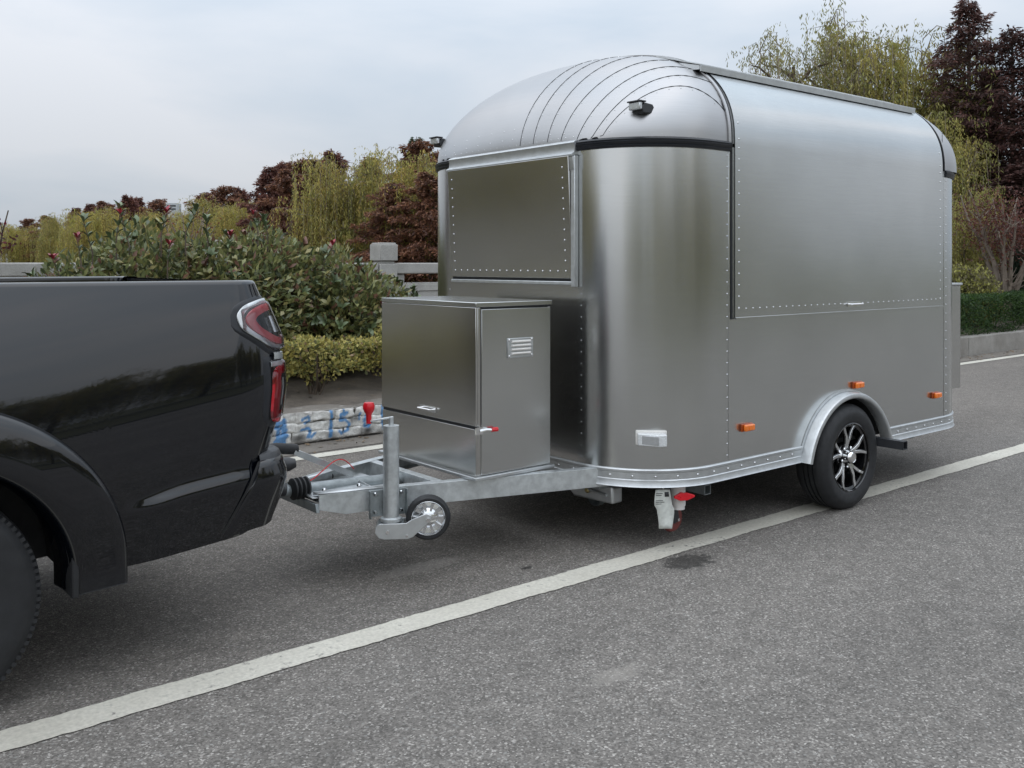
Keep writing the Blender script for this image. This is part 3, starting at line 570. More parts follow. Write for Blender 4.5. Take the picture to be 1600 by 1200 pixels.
# golden clipped hedge on bare stems
def clipped(name, label, cat, x0, x1, y0, y1, z0, z1, n, seed, cols, ws, ls, mat='leaf', group=None, stems=0, rough=.05, lw=.7):
    rs = np.random.RandomState(seed); cx, cy = (x0 + x1) / 2, (y0 + y1) / 2; t = thing(name, label, cat, (cx, cy, 0), 0, group)
    u = rs.uniform(0, 1, (n, 3)); face = rs.uniform(0, 1, n); u[:, 2] = np.where(face < .45, 1 - np.abs(rs.normal(0, .09, n)), u[:, 2]); u[:, 1] = np.where((face >= .45) & (face < .9), np.abs(rs.normal(0, .10, n)), u[:, 1])
    P = np.stack([x0 + u[:, 0] * (x1 - x0), y0 + u[:, 1] * (y1 - y0), z0 + u[:, 2] * (z1 - z0)], 1); amp = np.sin(P[:, 0] * 5.1) * .5 + np.sin(P[:, 0] * 13.7 + 1) * .35 + np.sin(P[:, 0] * 2.2 + 2) * .5
    P[:, 2] += amp * rough * (u[:, 2] > .5) - amp * rough * 1.6 * (u[:, 2] < .25); P[:, 1] += np.sin(P[:, 0] * 7.3 + P[:, 2] * 9) * rough * .8; P -= np.array([cx, cy, 0])
    d = rs.normal(0, 1, (n, 3)) + np.array([0, -.5, .6]); pal = palette(rs, n, cols, ws, .22)
    link('foliage', leafmesh(name + '_leaves', P, d, rs.normal(0, .7, (n, 3)) + np.array([0, -.6, .8]), rs.uniform(.7, 1.3, n) * ls, rs.uniform(.7, 1.3, n) * ls * lw, pal, .15), mat, t)['kind'] = 'stuff'
    if stems:
        for k in range(stems):
            sm = MB()
            x = rs.uniform(x0, x1) - cx; y = rs.uniform(y0, y1) - cy
            for q in range(3): sm.tube([(x, y, .2), (x + rs.normal(0, .06), y + rs.normal(0, .04), .38), (x + rs.normal(0, .16), y + rs.normal(0, .1), z1 - .1)], [.012, .01, .005], 5)
            part('stem', sm, 'bark', None, smooth=60).parent = t
    return t
clipped('golden_hedge', 'low yellow leaved clipped hedge on bare stems in front of the photinia shrubs', 'hedge', -12, 7.2, 7.75, 8.35, .42, .80, 56000, 3, [(0.55, 0.47, 0.15), (0.44, 0.40, 0.13), (0.26, 0.27, 0.09), (0.14, 0.15, 0.06), (0.34, 0.24, 0.15)], [4, 4, 2.5, 1.6, .8], .042, stems=86, rough=.085)
clipped('green_hedge', 'clipped dense dark green hedge above the concrete kerb beyond the trailer', 'hedge', 11.5, 34, 7.35, 8.3, .30, .94, 70000, 5, [(0.035, 0.075, 0.018), (0.055, 0.10, 0.022), (0.02, 0.045, 0.014)], [3, 2, 2], .06, rough=.03, lw=.3)
clipped('back_hedge', 'second higher green hedge behind the clipped one at the right edge', 'hedge', 17.5, 36, 9.0, 10, .30, 1.12, 30000, 6, [(0.05, 0.09, 0.02), (0.08, 0.12, 0.03)], [3, 2], .075, rough=.04, lw=.3)
def bush(name, label, x, y, blobs, n, seed, cols, ws, ls, lw=.55):
    rs = np.random.RandomState(seed); t = thing(name, label, 'bush', (x, y, .3)); P, d = blob(rs, n, blobs, .55); P = P[P[:, 2] > .03]; n = len(P); d = d[:n]
    link('foliage', leafmesh(name + '_leaves', P, rs.normal(0, .7, (n, 3)) + np.array([0, 0, .6]), rs.normal(0, 1, (n, 3)), rs.uniform(.7, 1.3, n) * ls, rs.uniform(.7, 1.3, n) * ls * lw, palette(rs, n, cols, ws), .15), 'leaf', t)['kind'] = 'stuff'
    for k in range(8): part('stem', MB().tube([(rs.normal(0, .1), rs.normal(0, .1), -.1), (rs.normal(0, .2), rs.normal(0, .2), .5), (rs.normal(0, .3), rs.normal(0, .25), .9)], [.02, .015, .006], 5), 'bark', None, smooth=60).parent = t
x, y = pxw(1518, 17.6); bush('yellow_bush', 'rounded bush with yellow-green tips above the green hedge behind the trailer rear', x, y, [(0, 0, .55, .62, .5, .6), (-.4, .1, .6, .5, .5, .6), (.35, 0, .4, .45, .4, .4)], 9000, 3, [(0.34, 0.33, 0.09), (0.18, 0.17, 0.07), (0.12, 0.10, 0.06)], [3, 3, 2], .07)
x, y = pxw(1605, 19.5); bush('dark_round_bush', 'dark green round bush at the right edge beside the bare stems', x, y, [(0, 0, .75, .6, .6, .75)], 7000, 4, [(0.02, 0.035, 0.02), (0.03, 0.05, 0.03)], [1, 1], .07)
# distant building
x, y = pxw(271, 260); tb = thing('distant_building', 'tiny pale building far away above the tree line left of the bare tree', 'building', (x, y, 0), R(-39))
part('wall', MB().box(x - 1.6, x + 1.6, y - 1.6, y + 1.6, -.3, 18.0), plain('pale_render', (.42, .44, .46), .8), tb)
for zf in (16.2, 17.1): part('window', MB().box(x - 1.2, x + 1.2, y - 1.65, y - 1.59, zf, zf + .4), 'window_glass', tb)
# the planting goes on to the left of the frame (seen only reflected in the bodywork)
for i, (x, y, s, k) in enumerate([(-4.5, 14.5, .85, 'WA'), (-10, 14, .9, 'WB'), (-16, 15, .95, 'WA'), (-22, 14, .9, 'WB'), (-29, 15, 1., 'WA'), (-37, 15, 1., 'WB'), (-46, 16, 1., 'WA')]):
    addwillow(protos[k][0], x, y, s, i * 1.9, 'willow beyond the balustrade, left of the frame', 'willows left of the frame')
for i, (x, y, s) in enumerate([(-1.5, 17, .85), (-8, 18, 1.0), (-14, 18, 1.0), (-20, 18, 1.0), (-27, 19, 1.0), (-35, 19, 1.1)]):
    addconifer(RA, x, y, s, i * 1.2, 'maroon tree beyond the balustrade, left of the frame', 'maroon trees left of the frame')
# trees across the road, on the viewer's side (reflected in the bodywork)
for i, (x, y, s, k) in enumerate([(-8, -26, 1.0, 'WB'), (2, -27, 1.1, 'WA'), (12, -26, 1.0, 'WB'), (22, -27, 1.1, 'WA'), (33, -26, 1.1, 'WB'), (-21, -26, 1.0, 'WA'), (-35, -27, 1.1, 'WB'), (-29, -26, 1.1, 'WA'), (-14, -27, 1.2, 'WB'), (-3, -26, .9, 'WA'), (7, -27, 1.1, 'WB'), (17, -26, 1.2, 'WA'), (27, -27, 1.2, 'WB'), (39, -26, 1.2, 'WA'), (-41, -27, 1.2, 'WB'), (-53, -28, 1.2, 'WA'), (-66, -27, 1.2, 'WB')]):
    addwillow(protos[k][0], x, y, s, i * 1.1, 'willow in the far row on the near side of the road, behind the viewpoint', 'willows on the near side of the road', z=.05)
# ================================================================ FOOD TRAILER
XF, XA, XB, XR, YN, YF, YC, HW, RC_ = 3.50, 4.15, 6.55, 7.05, 3.20, 5.35, 4.275, 1.075, 0.5
ZB, ZT, HR = .42, 2.13, .60
tr = thing('food_trailer', 'unpainted riveted metal food trailer with domed roof, hitched behind the black pickup', 'trailer', (5.13, 4.275, 0))
def foot(a, b, n=None):
    """outline of the body as (x, y, nx, ny); a, b are positions 0..8 along: 0 front centre line far->near ..."""
def arc(cx, cy, a0, a1, n=24): return [(cx + RC_ * cos(R(a)), cy + RC_ * sin(R(a)), cos(R(a)), sin(R(a))) for a in lin(a0, a1, n)]
P_front = [(XF, y, -1, 0) for y in (4.85, 3.70)]
P_cnf = arc(4.0, 3.7, 180, 270) + [(XA, YN, 0, -1)]
P_side = [(XA, YN, 0, -1), (XB, YN, 0, -1)]
P_cnr = arc(6.55, 3.7, 270, 360)
P_rear = [(XR, 3.70, 1, 0), (XR, 4.85, 1, 0)]
P_cfr = arc(6.55, 4.85, 0, 90)
P_far = [(XB, YF, 0, 1), (XA, YF, 0, 1)]
P_cff = [(XA, YF, 0, 1)] + arc(4.0, 4.85, 90, 180)
def sweep(path, prof, closed=True, caps=True, mb=None):
    mb = mb or MB(); b = len(mb.v); L = len(prof)
    for (x, y, nx, ny) in path:
        for (o, z) in prof: mb.v.append((x + nx * o, y + ny * o, z))
    m = L if closed else L - 1
    for i in range(len(path) - 1):
        for j in range(m): k = (j + 1) % L; mb.f.append((b + i * L + j, b + i * L + k, b + (i + 1) * L + k, b + (i + 1) * L + j))
    if closed and caps: mb.f.append(tuple(b + j for j in range(L))); mb.f.append(tuple(b + (len(path) - 1) * L + j for j in reversed(range(L))))
    return mb
def dens(path, n):
    out = []
    for (a, b) in zip(path, path[1:]):
        for i in range(n): f = i / n; out.append(tuple(a[k] * (1 - f) + b[k] * f for k in range(4)))
    return out + [path[-1]]
def wallpart(name, path, zs, mat, bulge=0.0):
    mb = MB(); mb.grid(lambda i, z: (path[i][0], path[i][1], z), list(range(len(path))), zs); return part(name, mb, mat, tr, smooth=50)
zs = lin(ZB, ZT, 8)
wallpart('front_wall', P_front, zs, 'steel_front')
wallpart('corner_panel', P_cnf, zs, 'steel'); wallpart('corner_panel', P_cnr, zs, 'steel'); wallpart('corner_panel', P_cfr, zs, 'steel'); wallpart('corner_panel', P_cff, zs, 'steel_front')
wallpart('rear_wall', P_rear, zs, 'steel')
WX, WZ, WR = 5.275, .235, .445
def sidewall(Y, name):
    xs = sorted(set(lin(XA, XB, 25) + lin(WX - WR, WX + WR, 41)))
    def zl(x): return max(ZB, WZ + sqrt(max(0, WR * WR - (x - WX) ** 2))) if abs(x - WX) < WR else ZB
    part(name, MB().grid(lambda x, t: (x, Y, zl(x) + (ZT - zl(x)) * t), xs, lin(0, 1, 6)), 'steel', tr, smooth=20)
sidewall(YN, 'side_wall'); sidewall(YF, 'side_wall')
part('floor', MB().box(XF + .1, XR - .1, 3.5, 5.05, .40, .425).box(4.0, 6.6, YN + .02, 3.5, .40, .423).box(4.0, 6.6, 5.05, YF - .02, .40, .423).box(3.62, 4.0, 3.42, 3.5, .40, .423), 'underbody', tr)
EX = 2 / 2.5
def sec(w, h, ph):   # superellipse section, ph 0 (near) .. pi (far)
    c, s_ = cos(ph), sin(ph); return (-w * math.copysign(abs(c) ** EX, c), h * abs(s_) ** EX)
ROOFZ = 2.15
phs = lin(0, pi, 73)
part('roof', MB().grid(lambda x, p: (x, YC + sec(HW, HR, p)[0], ROOFZ + sec(HW, HR, p)[1]), lin(XA, XB, 13), phs), 'steel_roof', tr, smooth=60)
def wid(u):  # body half width at distance u in front of the arch (0 .. .65)
    return HW if u < .15 else (HW - RC_) + sqrt(max(0, RC_ ** 2 - (u - .15) ** 2))
def dome_z(u, y, L=.65):
    """roof height over the nose at plan position u (from the arch), y (from the centre line)"""
    w = wid(u); h = HR * max(0, 1 - (max(0, u) / L) ** 1.8) ** .55
    k = 1 - min(1, abs(y) / w) ** 2.5
    return ROOFZ + h * max(0, k) ** (1 / 2.5)
# seams: start on the footprint (u, y) and end on the arch (0, y)
starts = [0, .09, .205, .325, .435, .56, .66, .72]; ends = [0, .18, .33, .525, .745, .87, .965, 1.06]
def onfoot(y):
    y = abs(y); return .65 if y <= .575 else .15 + sqrt(max(0, RC_ ** 2 - (y - .575) ** 2))
def seamc(k, t):
    s_ = 1 if k >= 0 else -1; k = abs(k)
    ys, ye = starts[k], ends[k]; us = onfoot(ys); q = t
    u_ = us * (1 - q); return (u_, s_ * min(ys + (ye - ys) * q ** (.66 if k == 7 else 1 - .066 * k), wid(u_) - (.003 if 0 < q else 0)))
def edgec(s_, t):    # outermost boundary: round the corner
    a0 = math.asin(min(1, (starts[7] - .575) / RC_)); L1 = RC_ * (pi / 2 - a0); tot = L1 + .15; d_ = t * tot
    if d_ < L1: a = a0 + d_ / RC_; return (.15 + RC_ * cos(a), s_ * (.575 + RC_ * sin(a)))
    return (.15 - (d_ - L1), s_ * HW)
def gore(ca, cb, nose, lo, hi, edge=False):
    tt = [0, .001, .004, .01, .02, .035, .055, .08, .11, .15, .2, .26, .32, .39, .46, .54, .62, .7, .78, .86, .93, 1]
    ss = lin(0, 1, 5) if not edge else [0, .2, .4, .6, .75, .87, .94, .975, .992, 1]
    def f(s_, t):
        a, b = ca(t), cb(t); u = a[0] * (1 - s_) + b[0] * s_; y = a[1] * (1 - s_) + b[1] * s_
        return ((XA - u) if nose else (XB + u * .5 / .65), YC - y, dome_z(u, y) )
    return MB().grid(f, ss, tt)
class SC:
    def __init__(s, k): s.k = k
    def __call__(s, t): return seamc(s.k, t)
seamsmb = []
for nose in (True, False):
    lab = None
    for sg in (1, -1):
        for k in range(7):
            ca = SC(k * sg) if k else (lambda t: seamc(0, t)); cb = SC((k + 1) * sg)
            part('roof_gore', gore(ca, cb, nose, 0, 1), 'steel_roof', tr, smooth=60)
        part('roof_gore', gore(SC(7 * sg), (lambda t, s_=sg: edgec(s_, t)), nose, 0, 1, True), 'steel_roof', tr, smooth=60)
    for k in (range(1, 8) if nose else range(-7, 8)):
        pts = []
        for t in [0.002, .01, .03, .06, .1, .15, .2, .27, .34, .42, .5, .58, .66, .74, .82, .9, .97, 1]:
            u, y = seamc(k, t); pts.append(((XA - u) if nose else XB + u * .5 / .65, YC - y, dome_z(u, y) + .0006))
        part('roof_seam', MB().tube(pts, .0022, 5), 'seal', tr, smooth=60)
# arch trim at both ends of the straight roof + down the sides
for X_, sx_ in ((XA, 1), (XB, -1)):
    a = MB()
    for p0, p1 in zip(phs, phs[1:]):
        pass
    ring = [(YC + sec(HW, HR, p)[0], ROOFZ + sec(HW, HR, p)[1]) for p in phs]
    def off(i, o):
        y0, z0 = ring[max(0, i - 1)]; y1, z1 = ring[min(len(ring) - 1, i + 1)]; ty, tz = y1 - y0, z1 - z0; l = math.hypot(ty, tz) or 1
        return (ring[i][0] - tz / l * o, ring[i][1] + ty / l * o)
    prof = [(-.014, .001), (-.014, .008), (.004, .010), (.010, .001)]
    part('arch_trim', MB().grid(lambda i, j: (X_ + sx_ * prof[j][0], *off(i, prof[j][1])), list(range(73)), [0, 1, 2, 3]), 'steel_roof', tr, smooth=40)
    part('arch_seal', MB().tube([(X_ + sx_ * .012, *off(i, .006)) for i in range(73)], .005, 6), 'seal', tr, smooth=60)
    for Y_, s_ in ((YN, -1), (YF, 1)):
        part('seam_trim', MB().box(X_ - .012, X_ + .004, min(Y_, Y_ + s_ * .002), max(Y_, Y_ + s_ * .002), .43, ROOFZ), 'steel', tr, bevel=.001)
        if sx_ > 0: part('arch_seal', MB().tube([(X_ + sx_ * .012, Y_ + s_ * .004, ROOFZ + .005), (X_ + sx_ * .012, Y_ + s_ * .004, 1.20)], .006, 6), 'seal', tr)
# hatch (curves up into the roof)
RZ = None
hy = []
for z in lin(1.205, ROOFZ, 10): hy.append((YN, z, -1, 0))
for i, p in enumerate(lin(0.02, 1.13, 22)):
    y, z = sec(HW, HR, p); y2, z2 = sec(HW, HR, p + .02); ty, tz = y2 - y, z2 - z; l = math.hypot(ty, tz); hy.append((YC + y, ROOFZ + z, -tz / l, ty / l))
hx = lin(4.182, 6.50, 9)
hm = MB()
hm.grid(lambda x, i: (x, hy[i][0] + hy[i][2] * .013, hy[i][1] + hy[i][3] * .013), hx, list(range(len(hy))))
for xe in (4.182, 6.50): hm.grid(lambda o, i: (xe, hy[i][0] + hy[i][2] * o, hy[i][1] + hy[i][3] * o), [0.0, .013], list(range(len(hy))))
hm.grid(lambda x, o: (x, YN - o, 1.205), hx, [0.0, .013])
hatch = part('serving_hatch', hm, 'steel', tr, smooth=40)
part('hatch_edge', MB().box(4.182, 6.50, YN - .020, YN - .0135, 1.199, 1.209), 'steel', hatch, bevel=.001)
part('handle', MB().tube([(5.30, YN - .014, 1.25), (5.30, YN - .04, 1.25), (5.42, YN - .04, 1.25), (5.42, YN - .014, 1.25)], .006, 8).box(5.285, 5.435, YN - .019, YN - .0135, 1.235, 1.265), 'chrome', hatch, bevel=.002)
RD_ = -.010
rail = [(3.66, 2.700), (3.345, 2.602), (3.35, 2.588), (3.40, 2.592), (3.43, 2.560), (3.47, 2.58)]
part('roof_rail', MB().prism([(3.68, 2.706), (3.352, 2.606), (3.352, 2.600), (3.68, 2.699)], lambda p: (4.10, p[0], p[1] + RD_), lambda p: (6.44, p[0], p[1] + RD_)).prism([(3.352, 2.602), (3.356, 2.568), (3.361, 2.568), (3.358, 2.602)], lambda p: (4.10, p[0], p[1] + RD_), lambda p: (6.44, p[0], p[1] + RD_)), 'alu', tr)
part('rail_underside', MB().prism([(3.362, 2.600), (3.362, 2.575), (3.43, 2.582), (3.56, 2.655)], lambda p: (4.103, p[0], p[1] + RD_), lambda p: (6.437, p[0], p[1] + RD_)), 'seal', tr)
part('rail_end_cap', MB().prism([(3.362, 2.600), (3.362, 2.578), (3.43, 2.584), (3.56, 2.65)], lambda p: (4.098, p[0], p[1] + RD_), lambda p: (4.102, p[0], p[1] + RD_)), 'alu', tr)
# belt: black rubber on the corners, aluminium drip channel across the front
bprof = [(0, 2.104), (.012, 2.106), (.016, 2.116), (.011, 2.120), (.016, 2.127), (.019, 2.137), (.012, 2.141), (.015, 2.148), (.009, 2.156), (-.012, 2.164)]
for P_ in (P_cnf, P_cnr, P_cfr, P_cff): part('belt_rubber', sweep(P_, bprof), 'seal', tr, smooth=50)
part('drip_channel', sweep(P_front, [(0, 2.085), (.022, 2.083), (.046, 2.075), (.048, 2.085), (.026, 2.10), (.022, 2.13), (.030, 2.15), (.024, 2.157), (-.015, 2.172)]), 'alu', tr, smooth=30)
part('belt_rubber', sweep(P_rear, bprof), 'seal', tr)
# shutter on the front wall
ws = part('window_shutter', MB().prism([(XF - .016, 1.42), (XF - .001, 1.42), (XF - .001, 2.078), (XF - .050, 2.078)], lambda p: (p[0], 3.725, p[1]), lambda p: (p[0], 4.83, p[1])), 'steel_front', tr, bevel=.002)
part('frame', MB().box(XF - .032, XF - .002, 3.692, 3.722, 1.375, 2.079), 'alu', ws, bevel=.003)
part('sill', MB().box(XF - .024, XF - .002, 3.725, 4.83, 1.385, 1.404), 'alu', ws, bevel=.003)
part('bracket', MB().prism([(2.074, 0), (2.074, .012), (2.01, .010), (1.995, 0)], lambda p: (XF - .029 - p[1], 3.694, p[0]), lambda p: (XF - .029 - p[1], 3.745, p[0])), 'alu', ws, bevel=.002)
part('gap', MB().box(XF - .0025, XF - .0005, 3.70, 4.84, 1.404, 1.42), 'seal', ws)
# bottom trim
tp_ = [(-.01, .435), (.006, .436), (.010, .430), (.009, .420), (.005, .416), (.005, .382), (.009, .378), (.011, .352), (.016, .344), (.002, .343), (-.01, .36)]
def cut(path, x0, x1): return [p for p in path if x0 <= p[0] <= x1]
near_f = [(XA, YN, 0, -1), (4.82, YN, 0, -1)]; near_r = [(5.73, YN, 0, -1), (XB, YN, 0, -1)]
part('base_trim', sweep(P_front + P_cnf[1:] + near_f[1:], tp_), 'alu', tr, smooth=30); part('base_trim', sweep(near_r + P_cnr[1:] + P_rear[1:] + P_cfr[1:], tp_), 'alu', tr, smooth=30)
part('base_trim', sweep([P_far[0], (5.73, YF, 0, 1)], tp_), 'alu', tr, smooth=30); part('base_trim', sweep([(4.82, YF, 0, 1), P_far[1]] + P_cff[1:], tp_), 'alu', tr, smooth=30)
# rivets
rv = MB()
def rivet(p, n, r=.0052, mb=rv):
    n = Vector(n).normalized(); u = n.orthogonal().normalized(); w = n.cross(u); p = Vector(p); b = len(mb.v)
    for (k, h) in ((1, 0), (.7, .5)):
        for j in range(6): mb.v.append(tuple(p + (u * cos(j * pi / 3) + w * sin(j * pi / 3)) * r * k + n * r * h))
    mb.v.append(tuple(p + n * r * .72))
    for j in range(6): q = (j + 1) % 6; mb.f.append((b + j, b + q, b + 6 + q, b + 6 + j)); mb.f.append((b + 6 + j, b + 6 + q, b + 12))
z = .47
while z < 2.09:
    for x, y, n in ((XA - .022, YN - .001, (0, -1, 0)), (XB + .02, YN - .001, (0, -1, 0)), (3.503, 3.675, (-1, -.05, 0)), (3.503, 4.875, (-1, .05, 0))):
        if y > 3.6 and z > 1.38: continue
        rivet((x, y, z), n)
    z += .062
z = 1.26
while z < 2.3:
    for x in (4.215, 6.465): 
        i = min(range(len(hy)), key=lambda i: abs(hy[i][1] - z)); rivet((x, hy[i][0] + hy[i][2] * .013 if z > ROOFZ else YN - .013, z if z < ROOFZ else hy[i][1] + hy[i][3] * .013), (0, hy[i][2], hy[i][3]), .0056)
    z += .062
for i in range(37): rivet((4.215 + (6.465 - 4.215) * i / 36, YN - .013, 1.255), (0, -1, 0), .0052)
for i in range(11):
    for y_ in (3.775, 4.79): rivet((XF - .0165 - (.04 + i * .056) / .658 * .034, y_, 1.46 + i * .056), (-1, 0, -.05))
for i in range(17): rivet((XF - .0185, 3.775 + (4.79 - 3.775) * i / 16, 1.46), (-1, 0, 0))
trimpath = dens(P_front + P_cnf[1:] + near_f[1:], 3); acc = 0
def along_path(path, step):
    acc = step / 2; out = []
    for a, b in zip(path, path[1:]):
        L = math.hypot(b[0] - a[0], b[1] - a[1]); 
        if L == 0: continue
        while acc <= L: f = acc / L; out.append(tuple(a[k] * (1 - f) + b[k] * f for k in range(4))); acc += step
        acc -= L
    return out
for (x, y, nx, ny) in along_path(P_front + P_cnf[1:] + near_f[1:], .118) + along_path(near_r + P_cnr[1:], .118): rivet((x + nx * .006, y + ny * .006, .399), (nx, ny, 0), .0068)
for k in range(-7, 8):       # rivets along the gores (first row above the belt and along the seams)
    for t in [.012, .035, .075, .13, .2, .28, .37, .47, .57, .67, .77, .87]:
        u, y = seamc(k, t); y2 = y + .012; e = .004; zc = dome_z(u, y2); nx = -(dome_z(u + e, y2) - zc) / e; ny = -(dome_z(u, y2 + e) - zc) / e
        if zc > ROOFZ + .02 and (k > 0 or t < .05): rivet((XA - u, YC - y2, zc), (-nx, -ny, 1), .0036)
for (x, y, nx, ny) in along_path([(XF, 4.85, -1, 0), (XF, 3.70, -1, 0)], .06): rivet((XF + .004, y, 2.185), (-1, 0, .1), .004)
part('rivets', rv, 'machined', tr, smooth=60, kind='stuff')
# fenders
for Y_, s_ in ((YN, -1), (YF, 1)):
    prof = [(.480, .0), (.487, .0), (.488, .055), (.480, .068), (.466, .072), (.458, .070), (.452, .062), (.450, .0)]
    an = lin(14, 166, 49)
    f = MB().grid(lambda i, j: (WX + prof[j][0] * cos(R(an[i])), Y_ + s_ * prof[j][1], .225 + prof[j][0] * sin(R(an[i]))), list(range(49)), list(range(8)))
    part('fender', f, 'alu', tr, smooth=40)
    fr = MB().grid(lambda i, j: (WX + (.487, .503, .504, .489)[j] * cos(R(an[i])), Y_ + s_ * (.0015, .0015, .006, .008)[j], .225 + (.487, .503, .504, .489)[j] * sin(R(an[i]))), list(range(2, 47)), [0, 1, 2, 3]); part('fender_flange', fr, 'alu', tr, smooth=40)
    well = MB().lathe([(.443, 0), (.443, .36), (.12, .36)], 20, Matrix.Translation((WX, Y_ - s_ * .001, .235)) @ Matrix.Rotation(s_ * pi / 2, 4, 'X'), *((.42, pi - .42) if s_ > 0 else (pi + .42, 2 * pi - .42))); part('wheel_well', well, 'underbody', tr, smooth=40)
# wheels
def wheel(x, y, z, s_, Rt, w, Rr, parent, name='wheel', alloy=True, tread=4, rot=0):
    """local z points outwards; outer face at z=0, tyre behind"""
    base = MB().lathe([(Rr - .012, -.002), (Rr - .008, -.012), (Rr - .028, -.02), (Rr - .032, -w * .6), (Rr - .008, -w * .97), (.05, -w * .62), (.0, -w * .62)], 48)
    off = OFF[parent.name]; wh = link(name, base.mesh(name), 'gloss_black', parent, (x - off[0], y - off[1], z - off[2]), (pi / 2 if s_ < 0 else -pi / 2, 0, 0)); OFF[wh.name] = (0, 0, 0)
    tp = [(Rr - .010, -.006), (Rr + .004, .002), (Rr + .012, .004), (Rr + .03, .008), (Rr + .05, .010), (Rt - .045, .008), (Rt - .038, .004), (Rt - .022, -.004), (Rt - .008, -.018), (Rt - .002, -.034)]
    n = tread; zz = -.036; step = (w - .072) / n
    for i in range(n):
        z0 = -.036 - i * step; z1 = z0 - step
        tp += [(Rt, z0 - .002), (Rt, z1 + .008)]
        if i < n - 1: tp += [(Rt - .009, z1 + .006), (Rt - .009, z1 - .001)]
    tp += [(Rt - .002, -w + .034), (Rt - .02, -w + .008), (Rt - .05, -w - .006), (Rr + .02, -w - .002), (Rr - .01, -w + .01)]
    part('tyre', MB().lathe(tp, 72), 'rubber', wh, smooth=38)
    return wh
def alloy(wh, Rr, rot=0.2):
    part('rim_lip', MB().lathe([(Rr - .014, -.004), (Rr - .009, .001), (Rr - .004, -.001), (Rr - .004, -.01)], 48), 'gloss_black', wh, smooth=60)
    for k in range(5):
        a = rot + k * 2 * pi / 5
        for s2 in (-1, 1):
            pl = [(.048, .10 * s2, -.035), (.085, .10 * s2, -.026), (.125, .17 * s2, -.018), (.160, .235 * s2, -.018), (Rr - .017, .30 * s2, -.012)]
            for seg, (wd_, mt_, dz) in enumerate(((.031, 'gloss_black', -.006), (.022, 'machined', .0))):
                mb = MB(); b = 0; vs = []
                for i, (r, da, h) in enumerate(pl):
                    aa = a + da; pos = Vector((r * cos(aa), r * sin(aa), h + dz)); tn = Vector((-sin(aa - .3 * s2), cos(aa - .3 * s2), 0)); w2 = wd_ / 2 * (1.0 if i else .9)
                    vs.append([pos - tn * w2, pos + tn * w2, pos + tn * w2 - Vector((0, 0, .014)), pos - tn * w2 - Vector((0, 0, .014))])
                for v4 in vs: mb.v += [tuple(q) for q in v4]
                for i in range(len(vs) - 1):
                    for j in range(4): mb.f.append((i * 4 + j, i * 4 + (j + 1) % 4, i * 4 + 4 + (j + 1) % 4, i * 4 + 4 + j))
                mb.f.append((3, 2, 1, 0)); q = len(mb.v) - 4; mb.f.append((q, q + 1, q + 2, q + 3))
                part('spoke' if seg else 'spoke_side', mb, mt_, wh, bevel=.002)
        am = a + .63
        part('lug_nut', MB().lathe([(0, -.02), (.006, -.021), (.0095, -.026), (.0095, -.05)], 8, Matrix.Translation((.062 * cos(am), .062 * sin(am), 0))), 'chrome', wh, smooth=30)
    part('hub_plate', MB().lathe([(.0, -.045), (.075, -.05), (.08, -.06)], 30), 'gloss_black', wh)
    part('hub_cap', MB().lathe([(0, .012), (.026, .012), (.028, .010), (.031, .012), (.037, .004), (.041, -.012), (.042, -.05)], 32), 'chrome', wh, smooth=40)
    part('valve', MB().tube([((Rr - .04) * cos(-.7), (Rr - .04) * sin(-.7), -.05), ((Rr - .05) * cos(-.7), (Rr - .05) * sin(-.7), -.012)], .005, 6), 'chrome', wh)
w1 = wheel(WX, 3.15, .318, -1, .322, .20, .214, tr, tread=4); alloy(w1, .214, .31)
w2 = wheel(WX, 5.40, .318, 1, .322, .20, .214, tr, tread=4); alloy(w2, .214, .6)
part('axle', MB().bar((WX, 3.26, .318), (WX, 5.29, .318), .06, .06).box(WX - .09, WX + .09, 3.45, 3.53, .3, .4).box(WX - .09, WX + .09, 5.02, 5.1, .3, .4), 'underbody', tr)
for y in (3.62, 4.90): part('chassis_rail', MB().box(3.55, 6.95, y - .03, y + .03, .30, .398), 'galv_dark', tr)
for x in (3.75, 4.4, 5.7, 6.6): part('cross_member', MB().box(x - .025, x + .025, 3.655, 4.865, .318, .396), 'galv_dark', tr)
def sqtube(x, y0, y1, z, s_, mat, name):
    m = MB(); h = s_ / 2; t = .004
    for a, b, c_, d_ in ((-h, h, h - t, h), (-h, h, -h, -h + t), (-h, -h + t, -h + t, h - t), (h - t, h, -h + t, h - t)): m.box(x + a, x + b, y0, y1, z + c_, z + d_)
    part(name, m, mat, tr)
sqtube(5.60, 2.98, 4.6, .375, .052, 'plastic', 'support_tube'); sqtube(4.09, 3.30, 4.6, .272, .052, 'galv_dark', 'support_tube')
# marker lights
for (x, z) in ((4.29, .604), (5.41, .745), (6.41, .593)):
    ml_ = part('marker_light', MB().box(x - .048, x + .048, YN - .014, YN - .001, z - .021, z + .021), 'amber_dark', tr, bevel=.003)
    part('lens', MB().box(x - .041, x + .045, YN - .034, YN - .0145, z - .0185, z + .0185), 'amber', ml_, bevel=.007)
    part('reflector', MB().box(x - .012, x + .018, YN - .037, YN - .0345, z - .012, z + .012), 'amber', ml_, bevel=.001)
def rotbox(mb, c, rz, sx, sy, sz):
    return mb.box(-sx / 2, sx / 2, -sy / 2, sy / 2, -sz / 2, sz / 2, Matrix.Translation(c) @ Matrix.Rotation(rz, 4, 'Z'))
a = R(228); cx, cy = 4.0 + .5 * cos(a), 3.7 + .5 * sin(a)
cl = part('clearance_lamp', MB().box(-.012, .002, -.082, .078, -.036, .038, Matrix.Translation((cx, cy, .60)) @ Matrix.Rotation(a - pi, 4, 'Z')), 'white_plastic', tr, bevel=.004)
